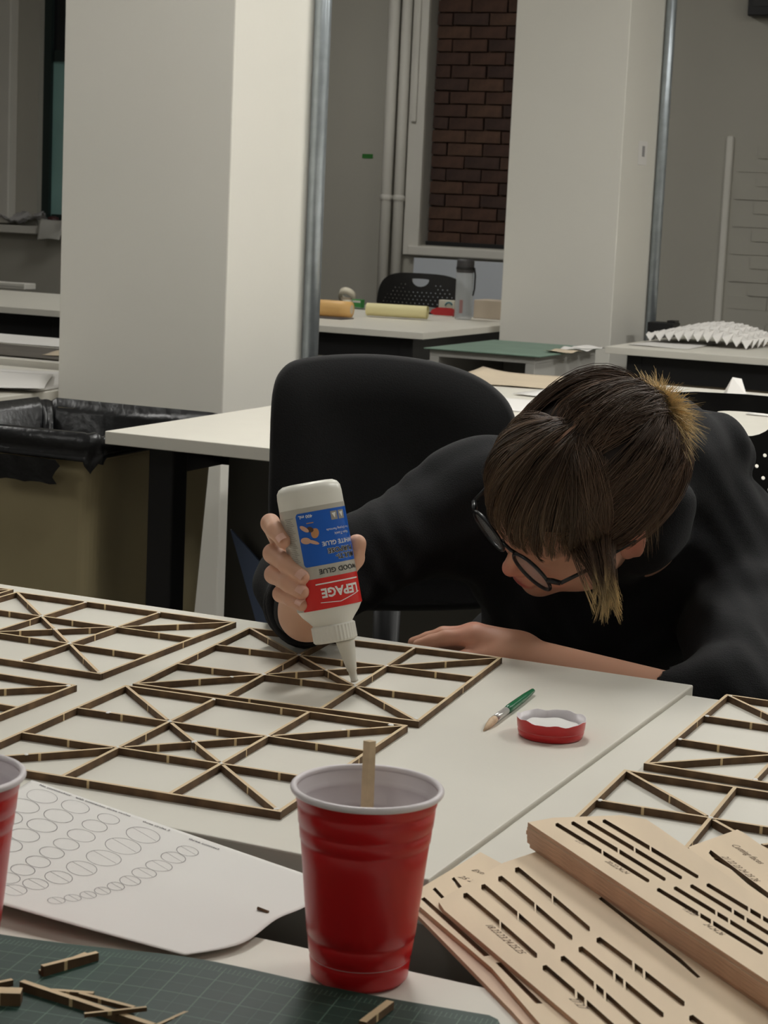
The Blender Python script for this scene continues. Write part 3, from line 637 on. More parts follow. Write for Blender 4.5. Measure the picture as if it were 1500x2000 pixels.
# ------------------------------------------------------------------ chairs
def office_chair(loc, rz, lab):
    r = thing('office_chair', lab, 'chair', loc, rz, 'black swivel chairs')
    # local frame: +y is where the backrest stands, seat in front of it (-y)
    ol = []
    for k in range(40):
        a = 2*math.pi*k/40; c, s = math.cos(a), math.sin(a); e = 0.42
        ol.append((0.215*abs(c)**e*(1 if c > 0 else -1)*(1-0.06*(s < 0)), 0.29*abs(s)**0.5*(1 if s > 0 else -1)))
    V, F, fm = prism(ol, (), 0, 0.045)
    V = [(x, 0.20+0.5*x*x-z, 0.70+y) for x, y, z in V]
    bevel(mk('backrest', V, F, m_blackfab, r), 0.015, 3, 60)
    V, F, fm = prism([(p[0]*1.1, p[1]*0.85) for p in ol], (), 0, 0.06); V = [(x, y-0.05, 0.43+z) for x, y, z in V]
    bevel(mk('seat', V, F, m_blackfab, r), 0.02, 3, 60)
    mk('stem', *tubev([(0, -0.05, 0.08), (0, -0.05, 0.43)], 0.028, 14), m_black, r, True)
    mk('back_bar', *tubev([(0, 0.0, 0.42), (0, 0.2, 0.42), (0, 0.24, 0.47), (0, 0.24, 0.7)], 0.02, 10), m_black, r, True)
    for k in range(5):
        a = 2*math.pi*k/5+0.3; x, y = 0.29*math.cos(a), 0.29*math.sin(a)-0.05
        lg = mk('base_arm', *tubev([(0, -0.05, 0.1), (x, y, 0.065)], [0.022, 0.014], 8), m_black, r, True)
        mk('castor', *tubev([(x-0.02*math.sin(a), y+0.02*math.cos(a), 0.028), (x+0.02*math.sin(a), y-0.02*math.cos(a), 0.028)], 0.028, 12), m_blackplas, lg, True)
    return r
# the chair behind the person: big rounded back traced at its own distance
hc = thing('office_chair', 'large black upholstered chair back between the person and the white desk', 'chair', UN(*toUN(D(765, 1000, 2.98))[:2], 0), 0, 'black swivel chairs')
prof = [(526, 900), (529, 800), (535, 752), (548, 724), (575, 704), (635, 694), (715, 691), (795, 697), (865, 710), (925, 731), (970, 760), (1000, 798), (1014, 860), (1018, 950), (1012, 1080), (985, 1160), (930, 1190), (620, 1190), (560, 1165), (532, 1100), (524, 1000)]
cx, cz_ = 770, 930
Vb = []; Fb = []; rings = ((1.0, 0.0), (0.99, -0.016), (0.955, -0.026), (0.6, -0.022), (0.25, -0.012))
nP = len(prof)*4
dense = [catmull([np.array(p) for p in prof]+[np.array(prof[0])], i/nP) for i in range(nP)]
for side in (1, -1):
    for (s, dz) in rings:
        for p in dense:
            x, y = cx+(p[0]-cx)*s, cz_+(p[1]-cz_)*s
            d = 2.98+0.035*((x-cx)/250)**2*-1+side*dz+(0.0 if side > 0 else 0.03)
            Vb.append(D(x, y, d))
k5 = len(rings)
for side in (0, 1):
    o = side*k5*nP
    for i in range(k5-1):
        for j in range(nP):
            f = (o+i*nP+j, o+i*nP+(j+1) % nP, o+(i+1)*nP+(j+1) % nP, o+(i+1)*nP+j); Fb.append(f if side else f[::-1])
    ctr = tuple(o+(k5-1)*nP+j for j in range(nP)); Fb.append(ctr if side else ctr[::-1])
for j in range(nP): Fb.append((j, (j+1) % nP, k5*nP+(j+1) % nP, k5*nP+j))
hb = mk('backrest', Vb, Fb, m_blackfab, hc, True, True)
bm = bmesh.new(); bm.from_mesh(hb.data); bmesh.ops.recalc_face_normals(bm, faces=bm.faces); bm.to_mesh(hb.data); bm.free()
V, F, fm = prism([(0.24*math.cos(a)*(1 if abs(math.cos(a)) < .8 else .95), 0.22*math.sin(a)-0.26) for a in np.linspace(0, 2*math.pi, 29)[:-1]], (), 0.42, 0.48)
V = [(x+0.2, y, z) for x, y, z in V]
bevel(mk('seat', V, F, m_blackfab, hc), 0.02, 3, 60)
mk('back_bar', *tubev([(0.1, -0.1, 0.41), (0, 0.06, 0.42), (0, 0.07, 0.6)], 0.022, 10), m_black, hc, True)
mk('stem', *tubev([(0.2, -0.25, 0.08), (0.2, -0.25, 0.42)], 0.028, 14), m_black, hc, True)
for k in range(5):
    a = 2*math.pi*k/5+0.3; x, y = 0.28*math.cos(a)+0.2, 0.28*math.sin(a)-0.25
    lg = mk('base_arm', *tubev([(0.2, -0.25, 0.1), (x, y, 0.065)], [0.022, 0.014], 8), m_black, hc, True)
    mk('castor', *tubev([(x-0.02*math.sin(a), y+0.02*math.cos(a), 0.028), (x+0.02*math.sin(a), y-0.02*math.cos(a), 0.028)], 0.028, 12), m_blackplas, lg, True)
def perf_chair(loc, rz, lab):
    r = thing('perforated_chair', lab, 'chair', loc, rz, 'perforated plastic chairs')
    ol = []
    for k in range(48):
        a = 2*math.pi*k/48; c, s = math.cos(a), math.sin(a)
        ol.append((0.255*abs(c)**0.55*(1 if c > 0 else -1)*(1-0.05*(s < -0.2)), (0.20 if s > 0 else 0.21)*abs(s)**(0.62 if s > 0 else 0.5)*(1 if s > 0 else -1)))
    hh = [(0.047*math.cos(a)*(1 if math.sin(a) < 0 else abs(math.cos(a))**-0.3 if abs(math.cos(a)) > .3 else 1.2), (0.168+0.036*math.sin(a)) if math.sin(a) < 0 else 0.168+0.004*math.sin(a)) for a in np.linspace(0, 2*math.pi, 25)[:-1]]
    holes = [hh]
    for j in range(-8, 10):
        for i in range(-9, 10):
            x = i*0.0235+(0.01175 if j % 2 else 0); y = j*0.0185-0.026
            if (x/0.235)**2+(y/0.17)**2 > 0.93 or (abs(x) < 0.078 and y > 0.108) or y > 0.15: continue
            holes.append([(x+0.0034*math.cos(a), y+0.0034*math.sin(a)) for a in np.linspace(0, 2*math.pi, 9)[:-1]])
    V, F, fm = prism(ol, holes, 0, 0.006)
    V = [(x, 0.9*x*x*-1+z, 0.74+y) for x, y, z in V]
    o = mk('backrest', V, F, m_blackplas, r); bm = bmesh.new(); bm.from_mesh(o.data); bmesh.ops.recalc_face_normals(bm, faces=bm.faces); bm.to_mesh(o.data); bm.free()
    sv, sf, _ = prism([(0.23*abs(math.cos(a))**.6*math.copysign(1, math.cos(a)), 0.22+0.21*abs(math.sin(a))**.6*math.copysign(1, math.sin(a))) for a in np.linspace(0, 2*math.pi, 33)[:-1]], (), 0.44, 0.455)
    bevel(mk('seat', sv, sf, m_blackplas, r), 0.005)
    for s in (-1, 1):
        mk('leg', *tubev([(s*0.2, 0.02, 0.6), (s*0.21, 0.06, 0.44), (s*0.22, 0.02, 0.0)], 0.011, 10), m_black, r, True)
        mk('leg', *tubev([(s*0.2, 0.1, 0.43), (s*0.21, 0.38, 0.42), (s*0.22, 0.42, 0.0)], 0.011, 10), m_black, r, True)
    return r
q = D(1450, 900, 3.15)
pc = perf_chair((q[0], q[1], 0), TH+0.12, 'black perforated chair back with a handle hole at the right, behind the person')
q = toUN(D(820, 580, 9.75)); dup(pc, UN(q[0], q[1], -0.04), TH+math.pi+0.05, 'black perforated chair back with a handle hole beyond the background desk')
for ch in (): pass
office_chair(UN(-4.86, 6.52, 0), TH+math.pi, 'black swivel chair at the left edge of the picture, in the background')
office_chair(UN(-4.62, 6.62, -0.0), TH+math.pi*0.7, 'black swivel chair tucked under the far left desk') if False else None

# ------------------------------------------------------------------ waste bin with black liner
m_bin = mat('bin_olive_plastic', (166, 153, 118), 0.55, var=0.04, vscale=6)
m_bag = mat('black_bag_plastic', (17, 17, 19), 0.32, var=0.2, vscale=20, bump=0.6, bscale=35)
bn = thing('waste_bin', 'tan plastic waste bin lined with a black bag, left of the desk', 'bin', UN(-2.455, 3.665, 0), TH)
def rrect(a, b_, r_, n=6):
    out = []
    for (sx_, sy_, a0) in ((1, 1, 0), (-1, 1, 90), (-1, -1, 180), (1, -1, 270)):
        for k in range(n+1):
            t = math.radians(a0+90*k/n); out.append((sx_*(a-r_)+r_*math.cos(t), sy_*(b_-r_)+r_*math.sin(t)))
    return out
def loft(loops, closed_bottom=False):
    V = []; F = []; n_ = len(loops[0])
    for L in loops: V += L
    for i in range(len(loops)-1): F += [(i*n_+j, i*n_+(j+1) % n_, (i+1)*n_+(j+1) % n_, (i+1)*n_+j) for j in range(n_)]
    if closed_bottom: F.append(tuple(range(n_))[::-1])
    return V, F
L0 = [[(x, y, z) for x, y in rrect(a, b_, r_)] for a, b_, r_, z in ((0.205, 0.225, 0.03, 0.0), (0.238, 0.26, 0.035, 0.66), (0.25, 0.272, 0.035, 0.665), (0.25, 0.272, 0.035, 0.70), (0.24, 0.262, 0.03, 0.70), (0.2, 0.22, 0.03, 0.05))]
mk('body', *loft(L0, True), m_bin, bn)
bag = []
base = rrect(1, 1, 0.13, 10); NB = len(base)
def bagl(a, b_, z, amp, zamp, seed):
    return [(x*a*(1+amp*math.sin(7*k*0.31+seed)+amp*0.6*math.sin(k*1.7+seed*3)), y*b_*(1+amp*math.cos(5*k*0.37+seed)), z+zamp*math.sin(k*0.45+seed)+zamp*0.6*math.sin(k*1.13+seed*2)) for k, (x, y) in enumerate(base)]
bag = [bagl(0.261, 0.283, 0.655, 0.008, 0.012, 1.0), bagl(0.264, 0.286, 0.668, 0.007, 0.008, 1.3), bagl(0.257, 0.279, 0.678, 0.004, 0.005, 2.2), bagl(0.264, 0.286, 0.690, 0.005, 0.004, 3.1), bagl(0.258, 0.28, 0.716, 0.003, 0.004, 4.0), bagl(0.247, 0.269, 0.718, 0.003, 0.004, 4.3), bagl(0.232, 0.254, 0.69, 0.012, 0.006, 5.0), bagl(0.22, 0.24, 0.6, 0.03, 0.01, 6.0), bagl(0.19, 0.21, 0.4, 0.05, 0.02, 7.0), bagl(0.15, 0.17, 0.25, 0.05, 0.02, 8.0)]
V, F = loft(bag); F.append(tuple(range(9*NB, 10*NB))); mk('liner', V, F, m_bag, bn, True)
fl = MB(); g0 = 8
fv = [];
for i in range(9):
    for j in range(5): fv.append((0.0+0.17*i/8+0.01*math.sin(j*1.7), -0.300-0.004*math.sin(i*1.9+j), 0.662-0.013*j*(1+0.05*math.sin(i*2.0))))
mk('liner_flap', fv, [(i*5+j, i*5+j+1, i*5+j+6, i*5+j+5) for i in range(8) for j in range(4)], m_bag, bn, True)

# ------------------------------------------------------------------ background clutter
def at(px, py, z=ZT): q = G(px, py, z); return (q[0], q[1], z)
def curled(name, loc, w_, d_, lab, cat, m, rz=TH, curl=0.0, wav=0.004, seed=0, group=None, th=0.0006):
    V = []; F = []; a = 14
    for j in range(a+1):
        for i in range(a+1):
            x, y = i/a-0.5, j/a-0.5; V.append((x*w_, y*d_, 0.001+wav*(1+math.sin(5*x+seed)*math.cos(4*y+2*seed))*0.5+curl*max(0, -x-0.15)**2*6+curl*max(0, y-0.2)**2*3))
    for j in range(a):
        for i in range(a): k = j*(a+1)+i; F.append((k, k+1, k+a+2, k+a+1))
    o = mk(name, V, F, m, None, True); o.location = loc; o.rotation_euler = (0, 0, rz); md = o.modifiers.new('t', 'SOLIDIFY'); md.thickness = th
    return tag(o, lab, cat, group)
m_kraft = mat('brown_paper', (200, 184, 160), 0.8, var=0.04, vscale=8)
m_grey = mat('cabinet_grey', (176, 174, 168), 0.6, var=0.02, vscale=6)
PGp = 'loose papers on background desks'
# papers on the desk behind the person
curled('paper_sheet', UN(-2.0, 5.3, ZT+0.0005), 0.3, 0.42, 'brown-backed sheet with a lifted corner on the desk behind the chair', 'paper', m_kraft, TH+0.15, 0.016, 0.004, 1, PGp)
curled('paper_sheet', UN(-1.55, 5.1, ZT+0.0005), 0.55, 0.5, 'big white drawing sheet beside the person\'s head on the desk behind', 'paper', m_paper, TH-0.1, 0.0, 0.006, 2, PGp)
curled('paper_sheet', UN(-1.7, 4.62, ZT+0.0005), 0.6, 0.3, 'white sheet at the near edge of the desk behind the person', 'paper', m_paper, TH+0.05, 0.0, 0.003, 4, PGp)
curled('paper_sheet', UN(-0.95, 5.15, ZT+0.0005), 0.55, 0.5, 'white sheet right of the blond ponytail on the desk behind', 'paper', m_paper, TH+0.05, 0.0, 0.005, 3, PGp)
tz = mk('folded_scrap', [(0, 0, 0), (0.06, 0.0, 0), (0.02, 0.03, 0.05), (0.05, 0.05, 0.045), (0.0, 0.05, 0)], [(0, 1, 2), (1, 3, 2), (0, 2, 4), (2, 3, 4)], m_paper); tz.location = at(1418, 772, ZT+0.001); tag(tz, 'small folded white paper scrap behind the perforated chair', 'paper')
# cabinet with green mat
cb = thing('cabinet', 'low grey open-fronted cabinet under the green mat', 'cabinet', UN(-2.53, 6.68, 0), TH)
for nm, b_ in (('top_panel', (-0.2, 0.2, -0.33, 0.33, 0.70, 0.725)), ('side_panel', (-0.2, -0.165, -0.33, 0.33, 0, 0.70)), ('side_panel', (0.165, 0.2, -0.33, 0.33, 0, 0.70)), ('back_panel', (-0.165, 0.165, 0.31, 0.33, 0, 0.70)), ('bottom_panel', (-0.165, 0.165, -0.33, 0.31, 0.02, 0.05)), ('shelf', (-0.165, 0.165, -0.30, 0.31, 0.42, 0.44))):
    bevel(MB().box(*b_).build(nm, m_grey, cb), 0.002)
gm = thing('green_mat', 'faded green cutting mat on top of the grey cabinet', 'mat', UN(-2.53, 6.68, 0.7255), TH)
bevel(MB().box(-0.215, 0.225, -0.35, 0.33, 0, 0.004).build('sheet', mat('faded_green_mat', (104, 128, 113), 0.6, var=0.1, vscale=8), gm), 0.001)
MB().box(-0.18, 0.18, -0.31, -0.309, 0.004, 0.0043).build('border_line', mat('mat_line', (140, 168, 150), 0.7), gm)
MB().box(-0.18, 0.18, 0.28, 0.281, 0.004, 0.0043).build('border_line', MATS['mat_line'], gm)
for k in range(3):
    curled('paper_scrap', UN(-2.315, 6.60+0.14*k, 0.7302), 0.11, 0.12, ('crumpled brown', 'torn white', 'small cream')[k]+' paper scrap at the right edge of the faded green mat', 'paper', (m_kraft, m_paper, m_paper)[k], TH+0.1*k, 0.0, 0.01, k, 'scraps by the cabinet')
# folded paper tessellation
fp = thing('folded_paper_model', 'white folded paper tessellation lying domed on the right background desk', 'paper model', at(1392, 672), TH-0.08)
nx, ny = 22, 12; V = []; F = []
for j in range(ny+1):
    for i in range(nx+1):
        x, y = i/nx-0.5, j/ny-0.5; dome = 0.075*max(0, 1-(2*x)**2)*max(0.15, 1-(1.7*y)**2)*(0.4+0.6*(x+0.5))
        V.append((x*0.44+(0.008 if j % 2 else -0.008), y*0.42, 0.002+dome+(0.028 if (i+j) % 2 else 0.0)+(0.012 if j % 2 else 0)))
for j in range(ny):
    for i in range(nx):
        a = j*(nx+1)+i
        if (i+j) % 2: F += [(a, a+1, a+nx+2), (a, a+nx+2, a+nx+1)]
        else: F += [(a, a+1, a+nx+1), (a+1, a+nx+2, a+nx+1)]
mk('pleated_sheet', V, F, m_paper, fp)
curled('paper_sheet', UN(-2.16, 7.5, ZT+0.0005), 0.24, 0.5, 'thin white sheet left of the folded paper model', 'paper', m_paper, TH, 0, 0.003, 6, PGp)
o = bevel(MB().box(-0.22, 0.22, -0.15, 0.15, 0, 0.02).build('cardboard_sheet', m_kraft), 0.002); o.location = at(1560, 672); o.rotation_euler = (0, 0, TH); tag(o, 'flat brown cardboard right of the folded paper model', 'cardboard')
bb = thing('black_case', 'black box standing at the far end of the right background desk', 'box', UN(*toUN(G(1296, 656))[:2], ZT), TH)
bevel(MB().box(-0.06, 0.055, -0.05, 0.05, 0, 0.058).build('body', m_black, bb), 0.004); MB().box(0.02, 0.055, -0.03, 0.03, 0.058, 0.068).build('latch', m_blackplas, bb)
sb = thing('cardboard_box', 'brown and white boxes seen under the right background desk', 'box', UN(-1.98, 7.62, 0), TH)
bevel(MB().box(-0.2, 0.25, -0.2, 0.2, 0, 0.50).build('body', m_grey, sb), 0.003); MB().box(-0.22, 0.27, -0.22, 0.22, 0.50, 0.58).build('lid', m_kraft, sb)
# background desk objects
rl = thing('paper_roll', 'orange-yellow rolled tube at the left end of the background desk', 'roll', at(645, 618), TH+0.08)
mk('roll', *tubev([(-0.35, 0, 0.036), (0.05, 0, 0.036), (0.1, 0, 0.036)], [0.036, 0.036, 0.034], 20), mat('amber_roll', (226, 180, 112), 0.5), rl, True)
mk('core', *tubev([(0.1, 0, 0.036), (0.101, 0, 0.036)], 0.02, 14), m_kraft, rl)
yr = thing('trace_roll', 'loosely rolled pale yellow tracing paper on the background desk', 'roll', at(775, 622), TH+0.16)
sp = []
for k in range(60):
    a = k*0.42; sp.append(((0.031-0.0003*k)*math.cos(a), 0.033+(0.031-0.0003*k)*math.sin(a)))
V = []; F = []
for x in (-0.14, 0.0, 0.14): V += [(x, p[0], p[1]) for p in sp]
for i in range(2): F += [(i*60+j, i*60+j+1, (i+1)*60+j+1, (i+1)*60+j) for j in range(59)]
mk('sheet', V, F, mat('yellow_trace', (222, 212, 160), 0.6), yr, True)
curled('paper_sheet', at(790, 606), 0.5, 0.4, 'translucent grey plastic sheet behind the yellow roll', 'plastic sheet', mat('grey_film', (150, 150, 146), 0.3), TH, 0, 0.015, 2)
tr = thing('tape_roll', 'cream tape roll leaning on the orange tube', 'tape', at(676, 597, ZT+0.001), TH)
V, F = lathev([(0.03, 0), (0.045, 0), (0.045, 0.022), (0.03, 0.022), (0.03, 0)], 24); V = [(x, z*0.6-y*0.55-0.0, 0.035+y*0.75+z) for x, y, z in V]
mk('ring', V, F, mat('cream_tape', (214, 206, 186), 0.5), tr, True)
mk('core', *lathev([(0.028, 0.03), (0.028, 0.04)], 20), m_kraft, tr)
gb = thing('green_box', 'small bright green box behind the orange tube', 'box', at(699, 603), TH); bevel(MB().box(-0.025, 0.025, -0.02, 0.02, 0, 0.045).build('body', mat('bright_green', (58, 140, 66), 0.5), gb), 0.002); MB().box(-0.022, 0.022, -0.0205, -0.02, 0.03, 0.04).build('stripe', m_trim, gb)
o = bevel(MB().box(-0.1, 0.06, -0.06, 0.06, 0, 0.003).build('dark_card', mat('dark_card', (48, 42, 44), 0.6)), 0.0008); o.location = at(655, 622, ZT+0.0005); o.rotation_euler = (0, 0, TH); tag(o, 'thin dark card on the background desk before the orange tube', 'card')
wb = thing('white_box', 'small white box with a teal logo behind the red tape dispenser', 'box', at(872, 606), TH); bevel(MB().box(-0.035, 0.05, -0.02, 0.02, 0, 0.05).build('body', mat('cream_card', (226, 220, 202), 0.6), wb), 0.002)
mk('logo_arc', *tubev([(0.02+0.018*math.cos(a), -0.021, 0.022+0.018*math.sin(a)) for a in np.linspace(0.3, 3.0, 10)], 0.004, 6), mat('teal_logo', (70, 120, 128), 0.6), wb, True)
td = thing('tape_dispenser', 'red tape dispenser lying beside the water bottle', 'dispenser', at(867, 618), TH)
V, F, fm = prism([(-0.065, 0.014), (-0.04, 0.004), (0.05, 0.004), (0.055, 0.03), (0.03, 0.04), (-0.03, 0.04), (-0.055, 0.03)], (), -0.015, 0.015); V = [(x, z, y) for x, y, z in V]
mk('body', V, F, mat('red_plastic', (176, 34, 40), 0.4), td); MB().box(-0.05, 0.05, -0.016, 0.016, 0, 0.005).build('blade_bar', m_trim, td)
wbt = thing('water_bottle', 'clear water bottle with a dark grey cap on the background desk', 'bottle', at(904, 624), TH)
m_clear = mat('clear_plastic', (206, 210, 214), 0.12, alpha=0.45)
mk('body', *lathev([(0.0, 0.003), (0.036, 0.002), (0.040, 0.01), (0.040, 0.20), (0.037, 0.212), (0.037, 0.222)], 28), m_clear, wbt, True)
mk('cap', *lathev([(0.0385, 0.212), (0.040, 0.215), (0.040, 0.262), (0.037, 0.272), (0.0, 0.272)], 28), mat('dark_grey_cap', (66, 64, 66), 0.5), wbt, True)
mk('collar_band', *lathev([(0.0405, 0.225), (0.042, 0.227), (0.042, 0.236), (0.0405, 0.238)], 28), m_blackplas, wbt, True)
mk('carry_strap', *tubev([(0.044, 0, 0.235), (0.05, 0, 0.2), (0.049, 0, 0.14), (0.043, 0, 0.11)], 0.004, 8), m_blackplas, wbt, True)
MB().box(-0.004, 0.012, -0.0405, -0.04, 0.03, 0.09).build('print_mark', mat('rosy_print', (150, 110, 108), 0.6), wbt)
kb = thing('cardboard_box', 'pale cardboard box right of the water bottle', 'box', at(948, 622), TH); bevel(MB().box(-0.05, 0.11, -0.03, 0.12, 0, 0.085).build('body', mat('pale_card', (204, 190, 172), 0.8, var=0.03, vscale=10), kb), 0.003); MB().box(-0.05, 0.11, 0.045, 0.048, 0.085, 0.0856).build('flap_seam', m_kraft, kb)
# left strip of the picture: sill clutter and desk papers
fo = curled('foil_bundle', UN(*toUN(WALLN(45, 440, N1-0.06))[:2], ZS-0.008), 0.34, 0.12, 'crumpled silver foil on the far left window sill', 'foil', mat('foil', (200, 198, 200), 0.3, 0.4), TH, 0.0, 0.07, 2)
for v in fo.data.vertices: v.co.z += 0.03*random.random()
ap = mk('dark_fruit', *lathev([(0.0, 0.0), (0.03, 0.005), (0.042, 0.03), (0.035, 0.06), (0.012, 0.068), (0.0, 0.06)], 16), mat('dark_maroon', (70, 36, 38), 0.5), None, True); ap.location = UN(*toUN(WALLN(104, 432, N1-0.05))[:2], ZS-0.008); tag(ap, 'dark maroon round thing on the sill right of the foil', 'object')
dp = curled('hanging_paper', UN(-7.16, N1-0.13, 0.98), 0.16, 0.14, 'grey paper sheet drooping over the far left window sill', 'paper', m_grey, TH+0.2, 0, 0.02, 1); dp.rotation_euler = (math.radians(62), 0, TH+0.15)
curled('paper_sheet', UN(-3.52, 4.72, 0.6605), 0.7, 0.6, 'white drawing sheet lying flat on the desk left of the column', 'paper', m_paper, TH+0.2, 0, 0.008, 5, PGp)
curled('paper_sheet', UN(-3.42, 4.55, 0.6705), 0.5, 0.5, 'white top sheet near the edge of the desk left of the column', 'paper', m_paper, TH+0.55, 0, 0.008, 2, PGp)
curled('drawing_board', UN(-3.85, 5.42, 0.6805), 1.2, 0.42, 'dark grey drawing lying on the desk left of the column', 'drawing', mat('charcoal_drawing', (86, 80, 72), 0.8, var=0.2, vscale=10), TH, 0, 0.004, 1)
curled('paper_sheet', UN(-3.55, 5.45, 0.6865), 0.3, 0.22, 'brown paper on the dark drawing left of the column', 'paper', m_kraft, TH+0.3, 0, 0.004, 1, PGp)
curled('paper_sheet', UN(-3.95, 5.85, 0.6805), 1.2, 0.35, 'white sheet on the farther edge of the desk left of the column', 'paper', m_paper, TH, 0, 0.004, 3, PGp)
ln_ = thing('ledge_box', 'white low box on the far left desk by the wall', 'box', at(20, 563), TH); bevel(MB().box(-0.3, 0.12, -0.05, 0.05, 0, 0.03).build('body', m_trim, ln_), 0.003); MB().box(-0.3, 0.12, -0.052, -0.05, 0.012, 0.016).build('seam', m_grey, ln_)

# ------------------------------------------------------------------ glue bottle (upside down, tip on the frame node)
TIP = G(693, 1332, ZT+SH+0.0005); DB = float(np.dot(TIP-CAM, _fw))
BTOP = D(600, 943, DB); BCAP = D(656, 1252, DB); AX = BTOP-BCAP; BL = np.linalg.norm(AX); AX = AX/BL        # AX: from tip towards the bottle base (up)
FR0 = -ray(640, 1090); FR0 -= AX*np.dot(FR0, AX); FR0 /= np.linalg.norm(FR0); RT0 = np.cross(AX, FR0); RT0 /= np.linalg.norm(RT0)
if np.dot(RT0, _rt) < 0: RT0 = -RT0
YAW = math.radians(20); FRN = FR0*math.cos(YAW)+RT0*math.sin(YAW); RTN = RT0*math.cos(YAW)-FR0*math.sin(YAW)   # label faces right of the camera
SC = BL/0.1675
def bpt(x, y, d):          # x along the wide axis, y towards the label front, d distance from the base along the bottle
    return BTOP-AX*d*SC+RTN*x+FRN*y
gbt = thing('glue_bottle', 'white squeeze bottle of wood glue held upside down over the lattice frame', 'bottle', (TIP[0], TIP[1], ZT+SH))
m_bottle = mat('bottle_white_plastic', (228, 226, 216), 0.32, var=0.01, vscale=10)
A_, B_ = 0.0332, 0.0240
def se(t, a, b_, e=0.82):
    c, s = math.cos(t), math.sin(t); return (a*abs(c)**e*math.copysign(1, c), b_*abs(s)**e*math.copysign(1, s))
secs = [(0.0, .60, .60, .9), (0.0005, .78, .78, .9), (0.003, .91, .90, .85), (0.007, .98, .97, .82), (0.013, 1, 1, .82), (0.075, 1, 1, .82), (0.128, 1, 1, .82), (0.132, .985, .985, .84), (0.138, .88, .94, .9), (0.144, .72, .93, 1.0), (0.149, .60, .86, 1.0), (0.152, .585, .82, 1.0)]
V = []; F = []; nb = 48
for d, fa, fb, e in secs:
    for j in range(nb):
        x, y = se(2*math.pi*j/nb, A_*fa, B_*fb, e); V.append(bpt(x, y, d))
for i in range(len(secs)-1): F += [(i*nb+j, (i+1)*nb+j, (i+1)*nb+(j+1) % nb, i*nb+(j+1) % nb) for j in range(nb)]
F.append(tuple(range(nb))); F.append(tuple(range((len(secs)-1)*nb, len(secs)*nb))[::-1])
def fixn(o):
    bm = bmesh.new(); bm.from_mesh(o.data); bmesh.ops.recalc_face_normals(bm, faces=bm.faces); bm.to_mesh(o.data); bm.free(); return o
fixn(mk('body', V, F, m_bottle, gbt, True, True))
def ringpart(name, prof, m, n_=40, ribs=0):
    V = []; F = []
    for i, (r_, d) in enumerate(prof):
        for j in range(n_):
            a = 2*math.pi*j/n_; rr = r_*(1+(0.02 if (ribs and j % 2 and 0 < i < len(prof)-1) else 0)); V.append(bpt(rr*math.cos(a), rr*math.sin(a), d))
    for i in range(len(prof)-1): F += [(i*n_+j, (i+1)*n_+j, (i+1)*n_+(j+1) % n_, i*n_+(j+1) % n_) for j in range(n_)]
    F.append(tuple(range(n_))); F.append(tuple(range((len(prof)-1)*n_, len(prof)*n_))[::-1])
    return fixn(mk(name, V, F, m, gbt, not ribs, True))
ringpart('cap', [(0.0205, 0.149), (0.0222, 0.1505), (0.0222, 0.1655), (0.0205, 0.1675), (0.012, 0.168)], m_bottle, 72, 1)
NZ0 = D(674, 1250, DB-0.002); NZ = [(0.0, .0100), (0.06, .0094), (0.5, .0064), (0.72, .0050), (0.73, .0043), (0.93, .0035), (0.94, .0039), (0.985, .0038), (1.0, .0020)]
mk('nozzle', *tubev([NZ0*(1-t)+TIP*t for t, r_ in NZ], [r_ for t, r_ in NZ], 24), m_bottle, gbt, True, True)
# label pieces: arc-length s (to the right of the front centre as the camera sees it) and distance d from the base
ts = np.linspace(-math.pi, math.pi, 721); xy = np.array([se(math.pi/2-t, A_, B_) for t in ts]); ar = np.concatenate([[0], np.cumsum(np.linalg.norm(np.diff(xy, axis=0), axis=1))]); ar -= ar[360]
def lab_pt(s, d, off=0.0003):
    x = np.interp(s, ar, xy[:, 0]); y = np.interp(s, ar, xy[:, 1]); k = 1+off/0.03
    return bpt(x*k, y*k, d)
def lab_rect(name, s0, s1, d0, d1, m, off, parent=None, corner=0.0):
    n_ = max(2, int((s1-s0)/0.0012)); V = []; F = []
    for i in range(n_+1):
        s = s0+(s1-s0)*i/n_; c = 0.0
        if corner:
            e = min(s-s0, s1-s); c = corner-math.sqrt(max(0, corner**2-(corner-min(e, corner))**2))
        V += [lab_pt(s, d0+c, off), lab_pt(s, d1-c, off)]
    F = [(2*i, 2*i+1, 2*i+3, 2*i+2) for i in range(n_)]
    return fixn(mk(name, V, F, m, parent or gbt, False, True))
def lab_text(name, s, sc, dc, size, m, off, bold=0.0, xs=1.0):
    V, F, w_ = text_shape(s, size, bold)
    V = V.copy(); V[:, 0] = (V[:, 0]-w_/2)*xs; V[:, 1] -= size*0.35
    return mk(name, [lab_pt(sc-p[0], dc+p[1], off) for p in V], F, m, gbt, False, True)   # upright when the nozzle points up
m_lgrey = mat('label_silver', (186, 182, 172), 0.35, 0.1); m_lblue = mat('label_blue', (20, 92, 190), 0.35); m_lred = mat('label_red', (214, 42, 38), 0.35)
m_lwhite = mat('label_white_ink', (232, 230, 226), 0.4); m_lblack = mat('label_black_ink', (26, 24, 24), 0.4); m_ltxt = mat('label_small_print', (150, 146, 138), 0.5)
lab_rect('label_band', -0.070, 0.070, 0.0255, 0.1315, m_lgrey, 0.00015)
lab_rect('label_blue_panel', -0.0262, 0.040, 0.0305, 0.0865, m_lblue, 0.0003, corner=0.003)
lab_rect('label_red_panel', -0.036, 0.046, 0.0995, 0.1315, m_lred, 0.0003)
lab_text('brand_lettering', 'LEPAGE', 0.0065, 0.1155, 0.0130, m_lwhite, 0.0006, 0.0005, 0.93)
for (s0, s1, d0, d1) in ((-0.0185, 0.030, 0.1048, 0.1062),): lab_rect('brand_frame', s0, s1, d0, d1, m_lwhite, 0.0005)
